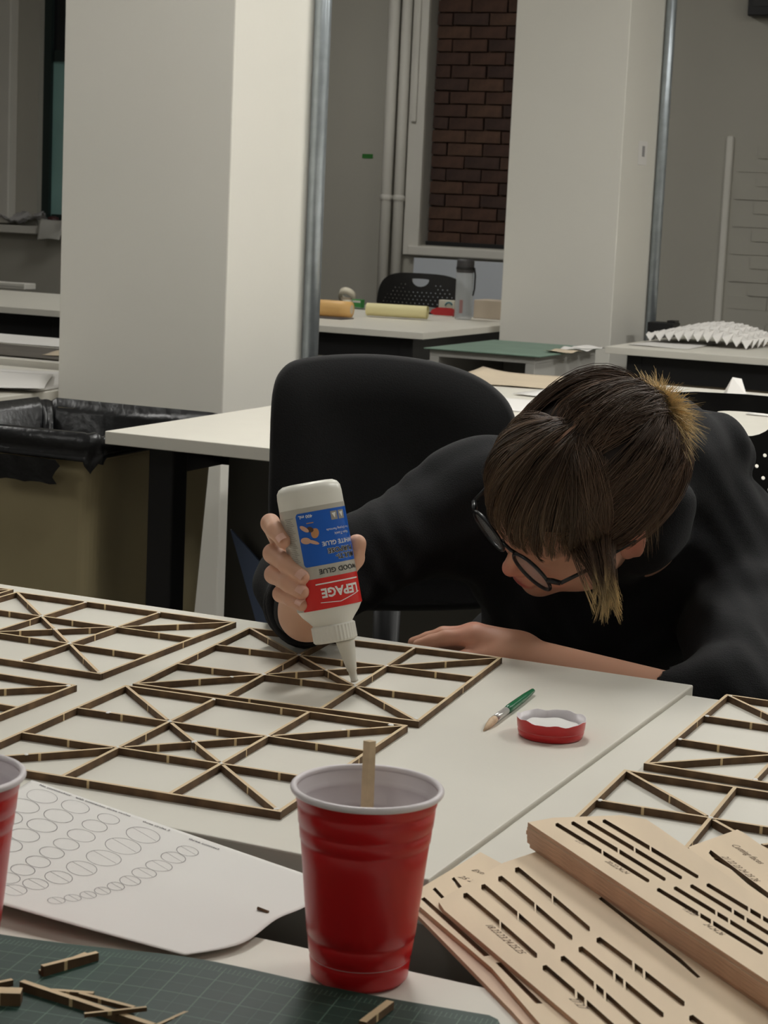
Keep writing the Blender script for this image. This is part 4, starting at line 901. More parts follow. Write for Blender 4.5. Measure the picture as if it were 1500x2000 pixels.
for (a0, a1, b0_, b1_) in ((-0.0165, 0.1245, 0.004, 0.1265), (0.004, 0.1265, 0.029, 0.1195)):
    V = []
    for i in range(13):
        t = i/12; s = a0+(b0_-a0)*t; d = a1+(b1_-a1)*t; V += [lab_pt(s, d-0.0004, .0005), lab_pt(s, d+0.0004, .0005)]
    mk('brand_frame', V, [(2*i, 2*i+1, 2*i+3, 2*i+2) for i in range(12)], m_lwhite, gbt, False, True)
lab_text('product_lettering', 'WOOD GLUE', 0.010, 0.0932, 0.0070, m_lblack, 0.0005, 0.00012, 1.05)
for tx, sc, dd, sz in (('MULTI-', 0.0190, 0.0805, 0.0070), ('PURPOSE', 0.0150, 0.0735, 0.0070)):
    lab_text('product_lettering', tx, sc, dd, sz, m_lwhite, 0.0005, 0.00045, 1.05); lab_text('product_lettering', tx, sc, dd, sz, m_lblack, 0.0008, 0.00015, 1.05)
lab_text('product_lettering', 'WHITE GLUE', 0.0140, 0.0655, 0.0064, m_lwhite, 0.0005, 0.0001, 1.0)
lab_text('small_lettering', 'Non-Toxic', 0.0195, 0.0570, 0.0042, m_lwhite, 0.0005); lab_text('small_lettering', 'Fine Drying Formula', 0.0165, 0.0520, 0.0034, m_lwhite, 0.0005)
lab_text('volume_lettering', '400 mL', -0.0165, 0.0347, 0.0046, m_lwhite, 0.0005, 0.0001)
for sc in (0.0135, 0.0225):
    lab_rect('icon_square', sc-0.0038, sc+0.0038, 0.0335, 0.0425, m_ltxt, 0.0005)
    mk('icon_mark', [lab_pt(sc-0.0025, 0.0355, .0007), lab_pt(sc+0.002, 0.035, .0007), lab_pt(sc+0.0004, 0.041, .0007)], [(0, 1, 2)], m_lwhite, gbt, False, True)
def lab_blob(name, pts, m, off=0.0006):
    c = np.mean(pts, 0); V = [lab_pt(c[0], c[1], off)]+[lab_pt(p[0], p[1], off) for p in pts]; n_ = len(pts)
    return mk(name, V, [(0, 1+i, 1+(i+1) % n_) for i in range(n_)], m, gbt, False, True)
def ell(cx_, cy_, a, b_, rot=0, n_=18): return [(cx_+a*math.cos(t)*math.cos(rot)-b_*math.sin(t)*math.sin(rot), cy_+a*math.cos(t)*math.sin(rot)+b_*math.sin(t)*math.cos(rot)) for t in np.linspace(0, 2*math.pi, n_+1)[:-1]]
m_lskin = mat('label_hand_print', (214, 168, 142), 0.5); m_lwood = mat('label_wood_print', (196, 140, 92), 0.5)
lab_blob('picture_wood_toy', ell(-0.0098, 0.0530, 0.0040, 0.0052, 0.3), m_lwood); lab_blob('picture_wood_toy', ell(-0.0140, 0.0485, 0.0035, 0.0028, 0.5), mat('label_dark_print', (84, 60, 50), 0.5), 0.0007)
lab_blob('picture_hand', ell(-0.0195, 0.0470, 0.0052, 0.0022, 0.75), m_lskin, 0.0008); lab_blob('picture_hand', ell(-0.0200, 0.0592, 0.0050, 0.0034, 0.3), m_lskin, 0.0008); lab_blob('picture_hand', ell(-0.0130, 0.0618, 0.0062, 0.0018, 0.45), m_lskin, 0.0009)
lab_rect('picture_brush', -0.0165, -0.0095, 0.0413, 0.0422, m_lwood, 0.0006)
for k in range(30): # fine print on the side panel
    d = 0.034+0.0019*k; lab_rect('fine_print', -0.0400+0.0010*(k % 3), -0.0290-0.001*((k*7) % 4), d, d+0.0008, m_ltxt, 0.0004) if k < 26 else None

# ------------------------------------------------------------------ implicit surfaces for the person
def v3(a): return np.asarray(a, np.float32)
def sd_cone(P, a, b_, ra, rb):
    a, b_ = v3(a), v3(b_); d = b_-a; t = np.clip(((P-a)@d)/max(float(d@d), 1e-12), 0, 1).astype(np.float32)
    return np.linalg.norm(P-(a+t[:, None]*d), axis=1)-(ra+(rb-ra)*t)
def sd_ell(P, c, r_, R=None):
    Q = P-v3(c)
    if R is not None: Q = Q@np.asarray(R, np.float32)
    r_ = v3(r_); k0 = np.linalg.norm(Q/r_, axis=1); k1 = np.linalg.norm(Q/(r_*r_), axis=1)+1e-9
    return k0*(k0-1)/k1
def smin(a, b_, k):
    h = np.clip(k-np.abs(a-b_), 0, None)/k; return np.minimum(a, b_)-h*h*k*0.25
def smax(a, b_, k): return -smin(-a, -b_, k)
def surface_net(fn, lo, hi, h):
    lo = np.asarray(lo, float); hi = np.asarray(hi, float); B = 6
    nb_ = np.ceil((hi-lo)/(h*B)).astype(int); dim = nb_*B+1
    bc = np.stack(np.meshgrid(*[np.arange(k) for k in nb_], indexing='ij'), -1).reshape(-1, 3)
    cen = (lo+(bc+0.5)*B*h).astype(np.float32); sc = fn(cen)
    act = np.abs(sc) < h*B*1.9
    S = np.repeat(np.repeat(np.repeat(np.where(sc > 0, 1.0, -1.0).astype(np.float32).reshape(nb_), B, 0), B, 1), B, 2)
    S = np.pad(S, ((0, 1), (0, 1), (0, 1)), mode='edge')
    ab = bc[act]; off = np.stack(np.meshgrid(*[np.arange(B+1)]*3, indexing='ij'), -1).reshape(-1, 3)
    for i in range(0, len(ab), 400):
        idx = (ab[i:i+400, None, :]*B+off[None]).reshape(-1, 3); S[idx[:, 0], idx[:, 1], idx[:, 2]] = fn((lo+idx*h).astype(np.float32))
    ins = S < 0
    c8 = [ins[dx:ins.shape[0]-1+dx, dy:ins.shape[1]-1+dy, dz:ins.shape[2]-1+dz] for dx in (0, 1) for dy in (0, 1) for dz in (0, 1)]
    cnt = sum(c.astype(np.int8) for c in c8); ac = np.argwhere((cnt > 0) & (cnt < 8))
    vid = -np.ones(cnt.shape, np.int64); vid[ac[:, 0], ac[:, 1], ac[:, 2]] = np.arange(len(ac))
    pos = np.zeros((len(ac), 3)); wt = np.zeros(len(ac)); corners = [(dx, dy, dz) for dx in (0, 1) for dy in (0, 1) for dz in (0, 1)]
    sv = [S[ac[:, 0]+c[0], ac[:, 1]+c[1], ac[:, 2]+c[2]] for c in corners]
    for i, ci in enumerate(corners):
        for j, cj in enumerate(corners):
            if j <= i or sum(abs(a-b_) for a, b_ in zip(ci, cj)) != 1: continue
            m_ = (sv[i] < 0) != (sv[j] < 0); t = sv[i]/(sv[i]-sv[j]+1e-12); t = np.clip(t, 0, 1)
            p_ = np.array(ci)+t[:, None]*(np.array(cj)-np.array(ci)); pos[m_] += p_[m_]; wt[m_] += 1
    V = lo+(ac+pos/wt[:, None])*h; F = []
    for ax in range(3):
        s0 = [slice(None)]*3; s1 = [slice(None)]*3; s0[ax] = slice(0, -1); s1[ax] = slice(1, None)
        e = np.argwhere(ins[tuple(s0)] != ins[tuple(s1)]); o1, o2 = (ax+1) % 3, (ax+2) % 3
        ok = (e[:, o1] > 0) & (e[:, o2] > 0) & (e[:, o1] < ins.shape[o1]-1) & (e[:, o2] < ins.shape[o2]-1); e = e[ok]
        def g(d1, d2):
            q = e.copy(); q[:, o1] -= d1; q[:, o2] -= d2; return vid[q[:, 0], q[:, 1], q[:, 2]]
        qd = np.stack([g(1, 1), g(0, 1), g(0, 0), g(1, 0)], 1); fl_ = ~ins[e[:, 0], e[:, 1], e[:, 2]]; qd[fl_] = qd[fl_][:, ::-1]
        F.append(qd[(qd >= 0).all(1)])
    return V, np.concatenate(F)
def relax(V, F, it=2, lam=0.5):
    V = V.copy(); e = np.concatenate([F[:, [0, 1]], F[:, [1, 2]], F[:, [2, 3]], F[:, [3, 0]]]); e = np.concatenate([e, e[:, ::-1]]); deg = np.bincount(e[:, 0], minlength=len(V)).astype(float)
    for _ in range(it):
        acc = np.stack([np.bincount(e[:, 0], weights=V[e[:, 1], k], minlength=len(V)) for k in range(3)], 1); V += lam*(acc/np.maximum(deg, 1)[:, None]-V)
    return V
def set_col(o, col):
    at_ = o.data.color_attributes.new('Col', 'FLOAT_COLOR', 'POINT'); c = np.ones((len(o.data.vertices), 4), np.float32); c[:, :3] = col; at_.data.foreach_set('color', c.ravel())
def colmat(name, rough, sss=0.0, bump=0.0, bscale=300, spec=0.4, mul=None):
    m = bpy.data.materials.new(name); m.use_nodes = True; nt = m.node_tree; b = nt.nodes['Principled BSDF']
    a = nt.nodes.new('ShaderNodeAttribute'); a.attribute_name = 'Col'; nt.links.new(a.outputs['Color'], b.inputs['Base Color']); b.inputs['Roughness'].default_value = rough; b.inputs['Specular IOR Level'].default_value = spec
    if sss: b.inputs['Subsurface Weight'].default_value = sss; b.inputs['Subsurface Radius'].default_value = (0.006, 0.003, 0.002); b.inputs['Subsurface Scale'].default_value = 0.5
    if bump:
        n2 = nt.nodes.new('ShaderNodeTexNoise'); n2.inputs['Scale'].default_value = bscale; bp = nt.nodes.new('ShaderNodeBump'); bp.inputs['Strength'].default_value = bump; bp.inputs['Distance'].default_value = 0.001
        nt.links.new(n2.outputs['Fac'], bp.inputs['Height']); nt.links.new(bp.outputs[0], b.inputs['Normal'])
    return m
m_skin = colmat('skin', 0.5, 0.12, 0.08, 500); m_hair = colmat('hair_strands', 0.46, 0, 0, spec=0.4)

# ------------------------------------------------------------------ person: pose
HR = np.array([[.643, -.137, -.753], [-.586, -.721, -.369], [-.493, .679, -.544]]); HO = np.array([.156, 2.133, .852]); HS = 1.03
def HW(p): return HO+(np.atleast_2d(np.asarray(p, float))*0.001*HS)@HR.T
def HL(P): return ((P-HO.astype(np.float32))@HR.astype(np.float32))/np.float32(0.001*HS)
person = thing('person', 'person in a dark hoodie bending over the desk, squeezing glue from a bottle', 'person', UN(*toUN(D(1150, 1150, 2.65))[:2], 0))
def head_sdf(P):
    q = HL(P.astype(np.float32))
    d = sd_ell(q, (0, 35, -88), (74, 88, 97))
    d = smin(d, sd_ell(q, (0, -40, -48), (58, 72, 56)), 30)
    d = smin(d, sd_ell(q, (0, -98, -14), (17, 15, 16)), 26)
    for s in (-1, 1):
        d = smin(d, sd_ell(q, (s*46, -60, -60), (18, 24, 24)), 30)
        d = smin(d, sd_ell(q, (s*35, -34, -16), (20, 18, 17)), 20)
        d = smax(d, -sd_ell(q, (s*31, -3, 12), (16, 11, 14)), 10)
        d = smin(d, sd_ell(q, (s*31, -4, -9), (13, 11, 12)), 4)
        d = smin(d, sd_cone(q, (s*14, 14, 4), (s*46, 13, -6), 6, 5), 10)
        d = smin(d, sd_ell(q, (s*77, -10, -90), (5, 30, 18)), 5)
        d = smin(d, sd_ell(q, (s*80, -10, -97), (5, 32, 8)), 6)
    d = smin(d, sd_cone(q, (0, 4, 3), (0, -33, 17), 7, 9), 8)
    d = smin(d, sd_ell(q, (0, -37, 20), (9.5, 9, 9)), 5)
    for s in (-1, 1): d = smin(d, sd_ell(q, (s*9.5, -41, 11), (6.5, 6, 8)), 5)
    d = smin(d, sd_ell(q, (0, -65, 5), (21, 4.6, 9)), 5); d = smin(d, sd_ell(q, (0, -74, 4), (18, 5.5, 9)), 5)
    d = smax(d, -sd_ell(q, (0, -69.4, 15), (20, 0.9, 5)), 2)
    d = smin(d, sd_cone(q, (0, -45, -95), (10, -120, -150), 52, 58), 25)
    return d*np.float32(0.001*HS)
hl = HW([(x, y, z) for x in (-100, 100) for y in (-140, 135) for z in (-205, 45)])
HV, HF = surface_net(head_sdf, hl.min(0), hl.max(0), 0.0022); HV = relax(HV, HF, 2, 0.4)
ql = HL(HV.astype(np.float32))
def blob(q, c, r_): return np.exp(-(((q-np.array(c))/np.array(r_))**2).sum(1))
base = np.array(srgb((214, 166, 140))); pink = np.array(srgb((206, 120, 108))); lip = np.array(srgb((176, 92, 88)))
hc_ = np.tile(base, (len(HV), 1))
f = np.clip(0.65*blob(ql, (0, -38, 24), (14, 14, 16))+0.4*blob(ql, (36, -36, 0), (24, 20, 24))+0.4*blob(ql, (-36, -36, 0), (24, 20, 24))+0.6*blob(ql, (79, -10, -92), (14, 34, 26))+0.6*blob(ql, (-79, -10, -92), (14, 34, 26)), 0, 1)[:, None]; hc_ = hc_*(1-f)+pink*f
f = np.clip(1.4*blob(ql, (0, -69.5, 12), (19, 6.5, 12)), 0, 1)[:, None]; hc_ = hc_*(1-f)+lip*f
def chain(P, pts, rad, d=None, k=0.004):
    for i in range(len(pts)-1):
        c = sd_cone(P, pts[i], pts[i+1], rad[i], rad[i+1]); d = c if d is None else smin(d, c, k)
    return d
dB = DB
def HP(px, py, off): return D(px, py, dB+off)
Rf = {'index': ([HP(566, 1095, .050), HP(528, 1022, .016), HP(538, 1036, -.006), HP(553, 1057, -.0205)], [.0105, .0094, .0086, .0076]),
      'middle': ([HP(577, 1118, .052), HP(533, 1081, .012), HP(560, 1102, -.013), HP(590, 1127, -.0265)], [.0108, .0098, .0090, .0078]),
      'ring': ([HP(588, 1146, .050), HP(535, 1122, .011), HP(562, 1138, -.013), HP(590, 1156, -.0255)], [.0104, .0094, .0086, .0075]),
      'pinky': ([HP(598, 1172, .044), HP(549, 1160, .008), HP(570, 1170, -.010), HP(589, 1181, -.0215)], [.0094, .0083, .0076, .0068]),
      'thumb': ([HP(618, 1176, .066), HP(660, 1130, .052), HP(690, 1090, .032), HP(697, 1062, .012)], [.0155, .0130, .0112, .0098])}
RW = HP(601, 1196, .085); RELB = D(592, 1148, 2.33)
def rhand_sdf(P):
    palm = None
    for nme in ('index', 'middle', 'ring', 'pinky'):
        c = sd_cone(P, RW, Rf[nme][0][0], .021, .0125); palm = c if palm is None else smin(palm, c, .016)
    palm = smin(palm, sd_cone(P, RW, Rf['thumb'][0][0], .022, .0155), .014)
    palm = smin(palm, sd_cone(P, RW, RELB, .0225, .034), .02)
    fs = []
    for nme in Rf: fs.append(chain(P, *Rf[nme], None, .0035))
    d = fs[0]
    for f_ in fs[1:]: d = smin(d, f_, .0016)
    return smin(d, palm, .009)
ap_ = np.array([p for v in Rf.values() for p in v[0]]+[RW])
RV, RF = surface_net(rhand_sdf, ap_.min(0)-0.03, ap_.max(0)+np.array([.04, .09, .04]), 0.0015); RV = relax(RV, RF, 2, 0.4)
rc = np.tile(np.array(srgb((212, 168, 142))), (len(RV), 1))
for nme, (pts, rad) in Rf.items():
    for k, amp in ((1, .5), (2, .35), (3, .45)):
        f = amp*np.exp(-((RV-pts[k])**2).sum(1)/(0.0085**2))[:, None]; rc = rc*(1-f)+np.array(srgb((204, 136, 118)))*f
def edge_dep(px):
    y = 1141+(1338-1141)*px/1355; return float(np.dot(G(px, y)-CAM, _fw))
def LP(px, py, off): return D(px, py, edge_dep(px)+off)
LW = LP(1012, 1281, .036); LELB = LP(1395, 1400, .085)
Lf = {'index': ([LP(930, 1244, .030), LP(872, 1246, .026), LP(843, 1254, .024), LP(818, 1259, .022)], [.0115, .0092, .0084, .007]),
      'middle': ([LP(925, 1240, .048), LP(866, 1240, .046), LP(836, 1249, .044), LP(808, 1256, .042)], [.0115, .0095, .0086, .0072]),
      'ring': ([LP(930, 1246, .064), LP(872, 1250, .064), LP(842, 1258, .062), LP(816, 1264, .060)], [.011, .009, .008, .007]),
      'pinky': ([LP(938, 1254, .078), LP(890, 1262, .078), LP(866, 1268, .076), LP(846, 1273, .074)], [.010, .008, .007, .006]),
      'thumb': ([LP(985, 1284, .024), LP(944, 1284, .020), LP(914, 1285, .018), LP(890, 1287, .018)], [.014, .0115, .010, .008])}
def lhand_sdf(P):
    palm = sd_cone(P, LW, LELB, .0225, .037)
    for nme in ('index', 'middle', 'ring', 'pinky'): palm = smin(palm, sd_cone(P, LW, Lf[nme][0][0], .020, .0135), .014)
    palm = smin(palm, sd_cone(P, LW, Lf['thumb'][0][0], .02, .014), .012)
    fs = [chain(P, *Lf[k], None, .0035) for k in Lf]; d = fs[0]
    for f_ in fs[1:]: d = smin(d, f_, .0016)
    return smin(d, palm, .008)
ap_ = np.array([p for v in Lf.values() for p in v[0]]+[LW, LELB])
LV, LF = surface_net(lhand_sdf, ap_.min(0)-0.03, ap_.max(0)+0.03, 0.0019); LV = relax(LV, LF, 2, 0.4)
lc_ = np.tile(np.array(srgb((208, 158, 132))), (len(LV), 1)); f = np.exp(-((LV-Lf['middle'][0][0])**2).sum(1)/0.04**2)[:, None]*0.5; lc_ = lc_*(1-f)+np.array(srgb((200, 124, 108)))*f
# torso joints
RSH = D(935, 985, 2.42); LSH = D(1425, 1095, 2.40); C7 = D(1255, 925, 2.38); CH = D(1170, 1130, 2.45); BE = D(1150, 1330, 2.58); PEL = np.array([0.29, 2.70, 0.575])
KN = [PEL+np.array([s*0.11, -0.42, -0.02]) for s in (-1, 1)]
def torso_sdf(P, g=0.0):
    d = sd_cone(P, CH, BE, .125+g, .135+g); d = smin(d, sd_cone(P, BE, PEL, .135+g, .15+g), .08)
    d = smin(d, sd_cone(P, C7, CH, .085+g, .125+g), .09)
    d = smin(d, sd_cone(P, RSH, C7, .062+g, .075+g), .07); d = smin(d, sd_cone(P, LSH, C7, .070+g, .075+g), .07)
    d = smin(d, sd_cone(P, RSH, CH, .06+g, .10+g), .07); d = smin(d, sd_cone(P, LSH, CH, .065+g, .10+g), .07)
    return d
TV, TF = surface_net(lambda P: smin(smin(torso_sdf(P, -0.02), sd_cone(P, RSH, RELB, .035, .03), .03), sd_cone(P, LSH, LELB, .035, .03), .03), np.array([-0.2, 1.85, 0.3]), np.array([0.75, 3.1, 1.15]), 0.014)
parts = [(HV, HF, hc_), (RV, RF, rc), (LV, LF, lc_), (TV, TF, np.tile(base, (len(TV), 1)))]
V = np.concatenate([p[0] for p in parts]); o_ = 0; FF = []
for p in parts: FF.append(p[1]+o_); o_ += len(p[0])
body = mk('body', V, np.concatenate(FF), m_skin, person, True, True); set_col(body, np.concatenate([p[2] for p in parts])); body['label'] = 'skin of face, hands and bare left forearm'
# hoodie
SLV = HP(598, 1183, .120)
CUFL = LW*0.24+LELB*0.76
def hood_sdf(P):
    d = torso_sdf(P)
    d = smin(d, sd_cone(P, RSH, RELB, .063, .052), .05); d = smin(d, sd_cone(P, RELB, SLV, .050, .036), .03)
    d = smin(d, sd_cone(P, LSH, LELB+np.array([0.03, 0.03, 0.01]), .068, .056), .05); d = smin(d, sd_cone(P, LELB+np.array([0.02, 0.02, 0.008]), CUFL, .054, .042), .03)
    d = smin(d, sd_ell(P, D(1382, 885, 2.40), (.055, .06, .052)), .012)
    d = smin(d, sd_ell(P, D(1300, 950, 2.34), (.05, .05, .06)), .03)
    d = smax(d, -sd_cone(P, SLV, SLV+(SLV-RELB)*0.5, .0275, .0275), .006)
    d = smax(d, -sd_cone(P, CUFL, CUFL+(CUFL-LELB)*0.4, .034, .030), .006)
    for (px, py, dp, a, b_, c) in ((1180, 1060, 2.33, .09, .05, .05),): d = smin(d, sd_ell(P, D(px, py, dp+0.06), (a, b_, c)), .03)
    cq = [HW(p)[0] for p in ((58, -78, -128), (0, -112, -120), (-40, -80, -140), (30, -62, -165))]
    for c, r_ in zip(cq, (.032, .045, .05, .04)): d = smin(d, sd_ell(P, c, (r_, r_, r_*0.95)), .055)
    # soft folds
    x, y, z = P[:, 0], P[:, 1], P[:, 2]
    d = d+0.0030*np.sin(34*x+21*z+3*np.sin(17*y))*np.sin(11*x-26*z+1.7)+0.0018*np.sin(70*x-40*z+4*np.sin(25*y+9*x))+0.0012*np.sin(120*z+60*x+5*np.sin(30*x))
    return d
GV, GF = surface_net(hood_sdf, np.array([-0.25, 1.9, 0.33]), np.array([0.85, 3.1, 1.15]), 0.0055); GV = relax(GV, GF, 1, 0.4)
m_hoodie = mat('hoodie_navy_black', (11, 12, 16), 0.95, var=0.18, vscale=30, bump=0.35, bscale=700, sheen=0.03)
hd = mk('hoodie', GV, GF, m_hoodie, person, True, True); hd['label'] = 'dark navy hooded sweatshirt with bunched cuffs'
for k, (t, rr) in enumerate(((0.02, .0375), (0.10, .0395), (0.2, .040))):   # bunched cuff rolls
    c = SLV+(RELB-SLV)*t+np.array([0, 0, -0.002*k]); ax = (RELB-SLV)/np.linalg.norm(RELB-SLV); e1 = np.cross(ax, [0, 0, 1.]); e1 /= np.linalg.norm(e1); e2 = np.cross(ax, e1)
    ring = [c+rr*(math.cos(a)*e1+math.sin(a)*e2)+ax*0.003*math.sin(2*a+k) for a in np.linspace(0, 2*math.pi, 33)]
    mk('cuff_roll', *tubev(ring, [0.0062+0.001*math.sin(i*0.8+k) for i in range(33)], 10, False), m_hoodie, hd, True, True) if False else mk('cuff_roll', *tubev(ring, [0.0062+0.001*math.sin(i*0.8+k) for i in range(33)], 10, False), m_hoodie, person, True, True)
# trousers under the desk
m_jeans = mat('dark_trousers', (9, 9, 12), 0.9, var=0.15, vscale=40)
def leg_sdf(P):
    d = sd_ell(P, PEL, (.15, .14, .115))
    for s, kn in zip((-1, 1), KN):
        hip = PEL+np.array([s*0.09, 0, 0]); d = smin(d, sd_cone(P, hip, kn, .085, .062), .05); d = smin(d, sd_cone(P, kn, kn+np.array([s*0.02, 0.12, -0.44]), .058, .042), .03)
        d = smin(d, sd_cone(P, kn+np.array([s*0.02, 0.12, -0.475]), kn+np.array([s*0.03, -0.05, -0.497]), .042, .038), .02)
    return d
lo = np.min([PEL-0.3]+[k-0.6 for k in KN], 0); lo[2] = -0.02; hi_ = np.max([PEL+0.25]+[k+0.3 for k in KN], 0)
JV, JF = surface_net(leg_sdf, lo, hi_, 0.012); JV[:, 2] = np.maximum(JV[:, 2], 0.002); mk('trousers', JV, JF, m_jeans, person, True, True)

# nails
m_nail = mat('fingernail', (226, 180, 162), 0.3)
for nme in ('index', 'middle', 'ring', 'pinky'):
    pts, rad = Rf[nme]; a = pts[3]-pts[2]; a /= np.linalg.norm(a); toc = CAM-pts[3]; toc /= np.linalg.norm(toc); up_ = toc*0.8+np.array([-.35, 0, .5]); up_ -= a*np.dot(up_, a); up_ /= np.linalg.norm(up_); sd_ = np.cross(a, up_)
    Vn = []; 
    for i in range(7):
        for j in range(5):
            u_ = i/6-0.5; v_ = j/4-0.5; wdt = 0.0095*(1-0.35*max(0, abs(u_)*2-0.6)); th_ = v_*1.25
            Vn.append(pts[3]+a*(u_*0.0095+0.0015)+(rad[3]+0.0006)*(math.cos(th_)*up_+math.sin(th_)*sd_))
    mk('fingernail', Vn, [(i*5+j, i*5+j+1, i*5+j+6, i*5+j+5) for i in range(6) for j in range(4)], m_nail, person, True, True)

# ------------------------------------------------------------------ hair
EC = np.array([0, 36, -90.]); ER = np.array([80, 95, 104.])
def on_e(d, lift=0.0):
    d = np.asarray(d, float); d = d/np.linalg.norm(d, axis=-1, keepdims=True); return EC+d*ER*(1+np.asarray(lift)[..., None]/90.0)
def dirof(p): q = (np.asarray(p, float)-EC)/ER; return q/np.linalg.norm(q, axis=-1, keepdims=True)
GRAV = HR.T@np.array([0, 0, -1.])
strands = []   # (points Nx3 head mm, radius mm, tipmix 0..1, shade)
def slerp_path(a, b_, n_, lift, wob):
    t = np.linspace(0, 1, n_)[:, None]; a = dirof(a); b_ = dirof(b_); om = math.acos(np.clip(a@b_, -1, 1)); om = max(om, 1e-3)
    d = (np.sin((1-t)*om)*a+np.sin(t*om)*b_)/math.sin(om); d = d+wob*np.sin(t*math.pi)
    return on_e(d, lift)
PB = np.array([8, 68, -180.])
R_ = RNG
def clump(root, end, n_, lift, wob, rs, es, k=13, rad=(.3, .46), tipm=0.0, shade=1.0, tail=None):
    for _ in range(n_):
        r0 = root+R_.normal(0, rs, 3); e0 = end+R_.normal(0, es, 3); t = np.linspace(0, 1, k)
        lf = lift(t)+R_.normal(0, 1.3)*np.sin(t*math.pi)+R_.uniform(0, 2.5); lf[0] = min(lf[0], 1)
        p_ = slerp_path(r0, e0, k, lf, wob+R_.normal(0, 0.012, 3))
        if tail is not None: p_ = np.concatenate([p_, tail(p_[-1])])
        strands.append((p_, R_.uniform(*rad), tipm, shade*R_.uniform(.8, 1.2)))
for c in range(190):     # swept back to the ponytail, in locks
    ph = R_.uniform(0, 1)
    if ph < 0.42: root = np.array([R_.choice([-1, 1])*R_.uniform(4, 34), 132, R_.uniform(-125, -80)])
    else:
        s = 1 if ph < 0.74 else -1; root = np.array([s*R_.uniform(50, 80), R_.uniform(-5, 112), R_.uniform(-125, -26)])
    a0 = R_.uniform(1, 8); a1 = R_.uniform(2, 13); f0 = R_.uniform(0, 6)
    clump(root, PB+R_.normal(0, 6, 3), 18, lambda t: a0+a1*np.sin(t*math.pi)**1.2+1.5*np.sin(t*8+f0), R_.normal(0, 0.07, 3), 6.0, 3.5, shade=R_.choice([.55, .8, 1.0, 1.25, 1.7]))
for c in range(92):     # fringe: locks leaving the parting to both sides, uneven tips with skin showing between some
    u_ = -1.08+2.05*(c+R_.uniform(0, 1))/92
    if -0.50 < u_ < -0.45 or 0.50 < u_ < 0.57: continue
    ang = u_*1.25; sg = 1 if u_ > 0.02 else -1; root = np.array([sg*(3.5+abs(u_)*20+abs(R_.normal(0, 3))), 131, R_.uniform(-80, -40)])
    ylo = 23-9*abs(u_)+(8 if u_ < -0.2 else 0)+R_.normal(0, 7); wisp = R_.uniform(0, 1) < 0.35
    end = np.array([math.sin(ang+R_.normal(0, .05))*77, ylo-(9 if wisp else 0), -72+math.cos(ang)*(80+R_.uniform(-2, 4))]); a1 = R_.uniform(3, 12)
    clump(root, end, 9 if wisp else 22, lambda t: 2+a1*np.sin(t*math.pi*0.92), R_.normal(0, 0.055, 3), 2.6, 0.7 if wisp else R_.uniform(0.9, 2.6), rad=(.26, .42), tipm=0.08, shade=R_.choice([.5, .7, .9, 1.1, 1.45]))
for c in range(28):      # locks in front of the left ear, thinning to blond tips
    root = np.array([R_.uniform(15, 55), 126, R_.uniform(-80, -45)]); mid = np.array([R_.uniform(60, 80), R_.uniform(24, 58), R_.uniform(-62, -12)])
    tx, ty = R_.uniform(1158, 1214), R_.uniform(1175, 1216); bow = R_.uniform(4, 12)
    tgt = HL(D(tx, ty, 2.085)[None].astype(np.float32))[0]
    def tl(q0, tgt=tgt, bow=bow):
        tg = tgt+R_.normal(0, 1.3, 3); tg = tg+GRAV*R_.uniform(-10, 3); return np.array([q0+(tg-q0)*i/8+np.array([bow, 4, 4])*math.sin(i/8*math.pi) for i in range(1, 9)])
    a1 = R_.uniform(5, 11)
    clump(root, mid, 17, lambda t: 3+a1*np.sin(t*math.pi), R_.normal(0, 0.04, 3), 5.0, 2.5, 8, (.28, .44), 1.0, R_.choice([.85, 1.0, 1.25]), tl)
for k in range(120):      # thin strands hanging at the right temple and behind the ear
    s = R_.choice([-1, 1]); q0 = np.array([s*78, R_.uniform(-5, 40), R_.uniform(-130 if s > 0 else -40, -100 if s > 0 else -15)]); p_ = slerp_path(np.array([s*50, 110, -70]), q0, 7, 5+6*np.sin(np.linspace(0, 1, 7)*math.pi), R_.normal(0, .05, 3))
    L = R_.uniform(15, 45); tail = np.array([p_[-1]+(GRAV*L+np.array([0, 0, -6]))*i/6+R_.normal(0, .4, 3) for i in range(1, 7)]); strands.append((np.concatenate([p_, tail]), R_.uniform(.18, .32), 0.15, R_.uniform(.7, 1.2)))
def camdir(px, py): return HR.T@(px*_rt-py*_up)     # picture direction in head axes
for k in range(2000):     # short blond ponytail fan
    b0_ = PB+np.array([R_.normal(0, 6), R_.normal(0, 6), R_.normal(4, 3)]); a = R_.uniform(-0.05, 1); 
    if a < 0.62: ang = math.radians(R_.uniform(15, 128)); L = R_.uniform(26, 50)        # upward spikes
    else: ang = math.radians(R_.uniform(-48, 15)); L = R_.uniform(34, 62)                # sideways tuft
    d_ = camdir(math.cos(ang), -math.sin(ang)); d_ = d_+(HR.T@(-_fw))*R_.uniform(-.3, 1.1); d_ /= np.linalg.norm(d_)
    t = np.linspace(0, 1, 8)[:, None]; p_ = b0_+d_*L*t+GRAV*(t**2)*R_.uniform(-2, 9)+np.array([0, 0, -14])*np.sin(t*math.pi)*0.5+R_.normal(0, 1.0, 3)*t*2
    strands.append((p_, R_.uniform(.28, .45), 2.0, R_.uniform(.65, 1.3)))
br_ = np.array(srgb((92, 72, 58))); bl_ = np.array(srgb((232, 204, 150)))
SV = []; SF = []; SCc = []; o_ = 0
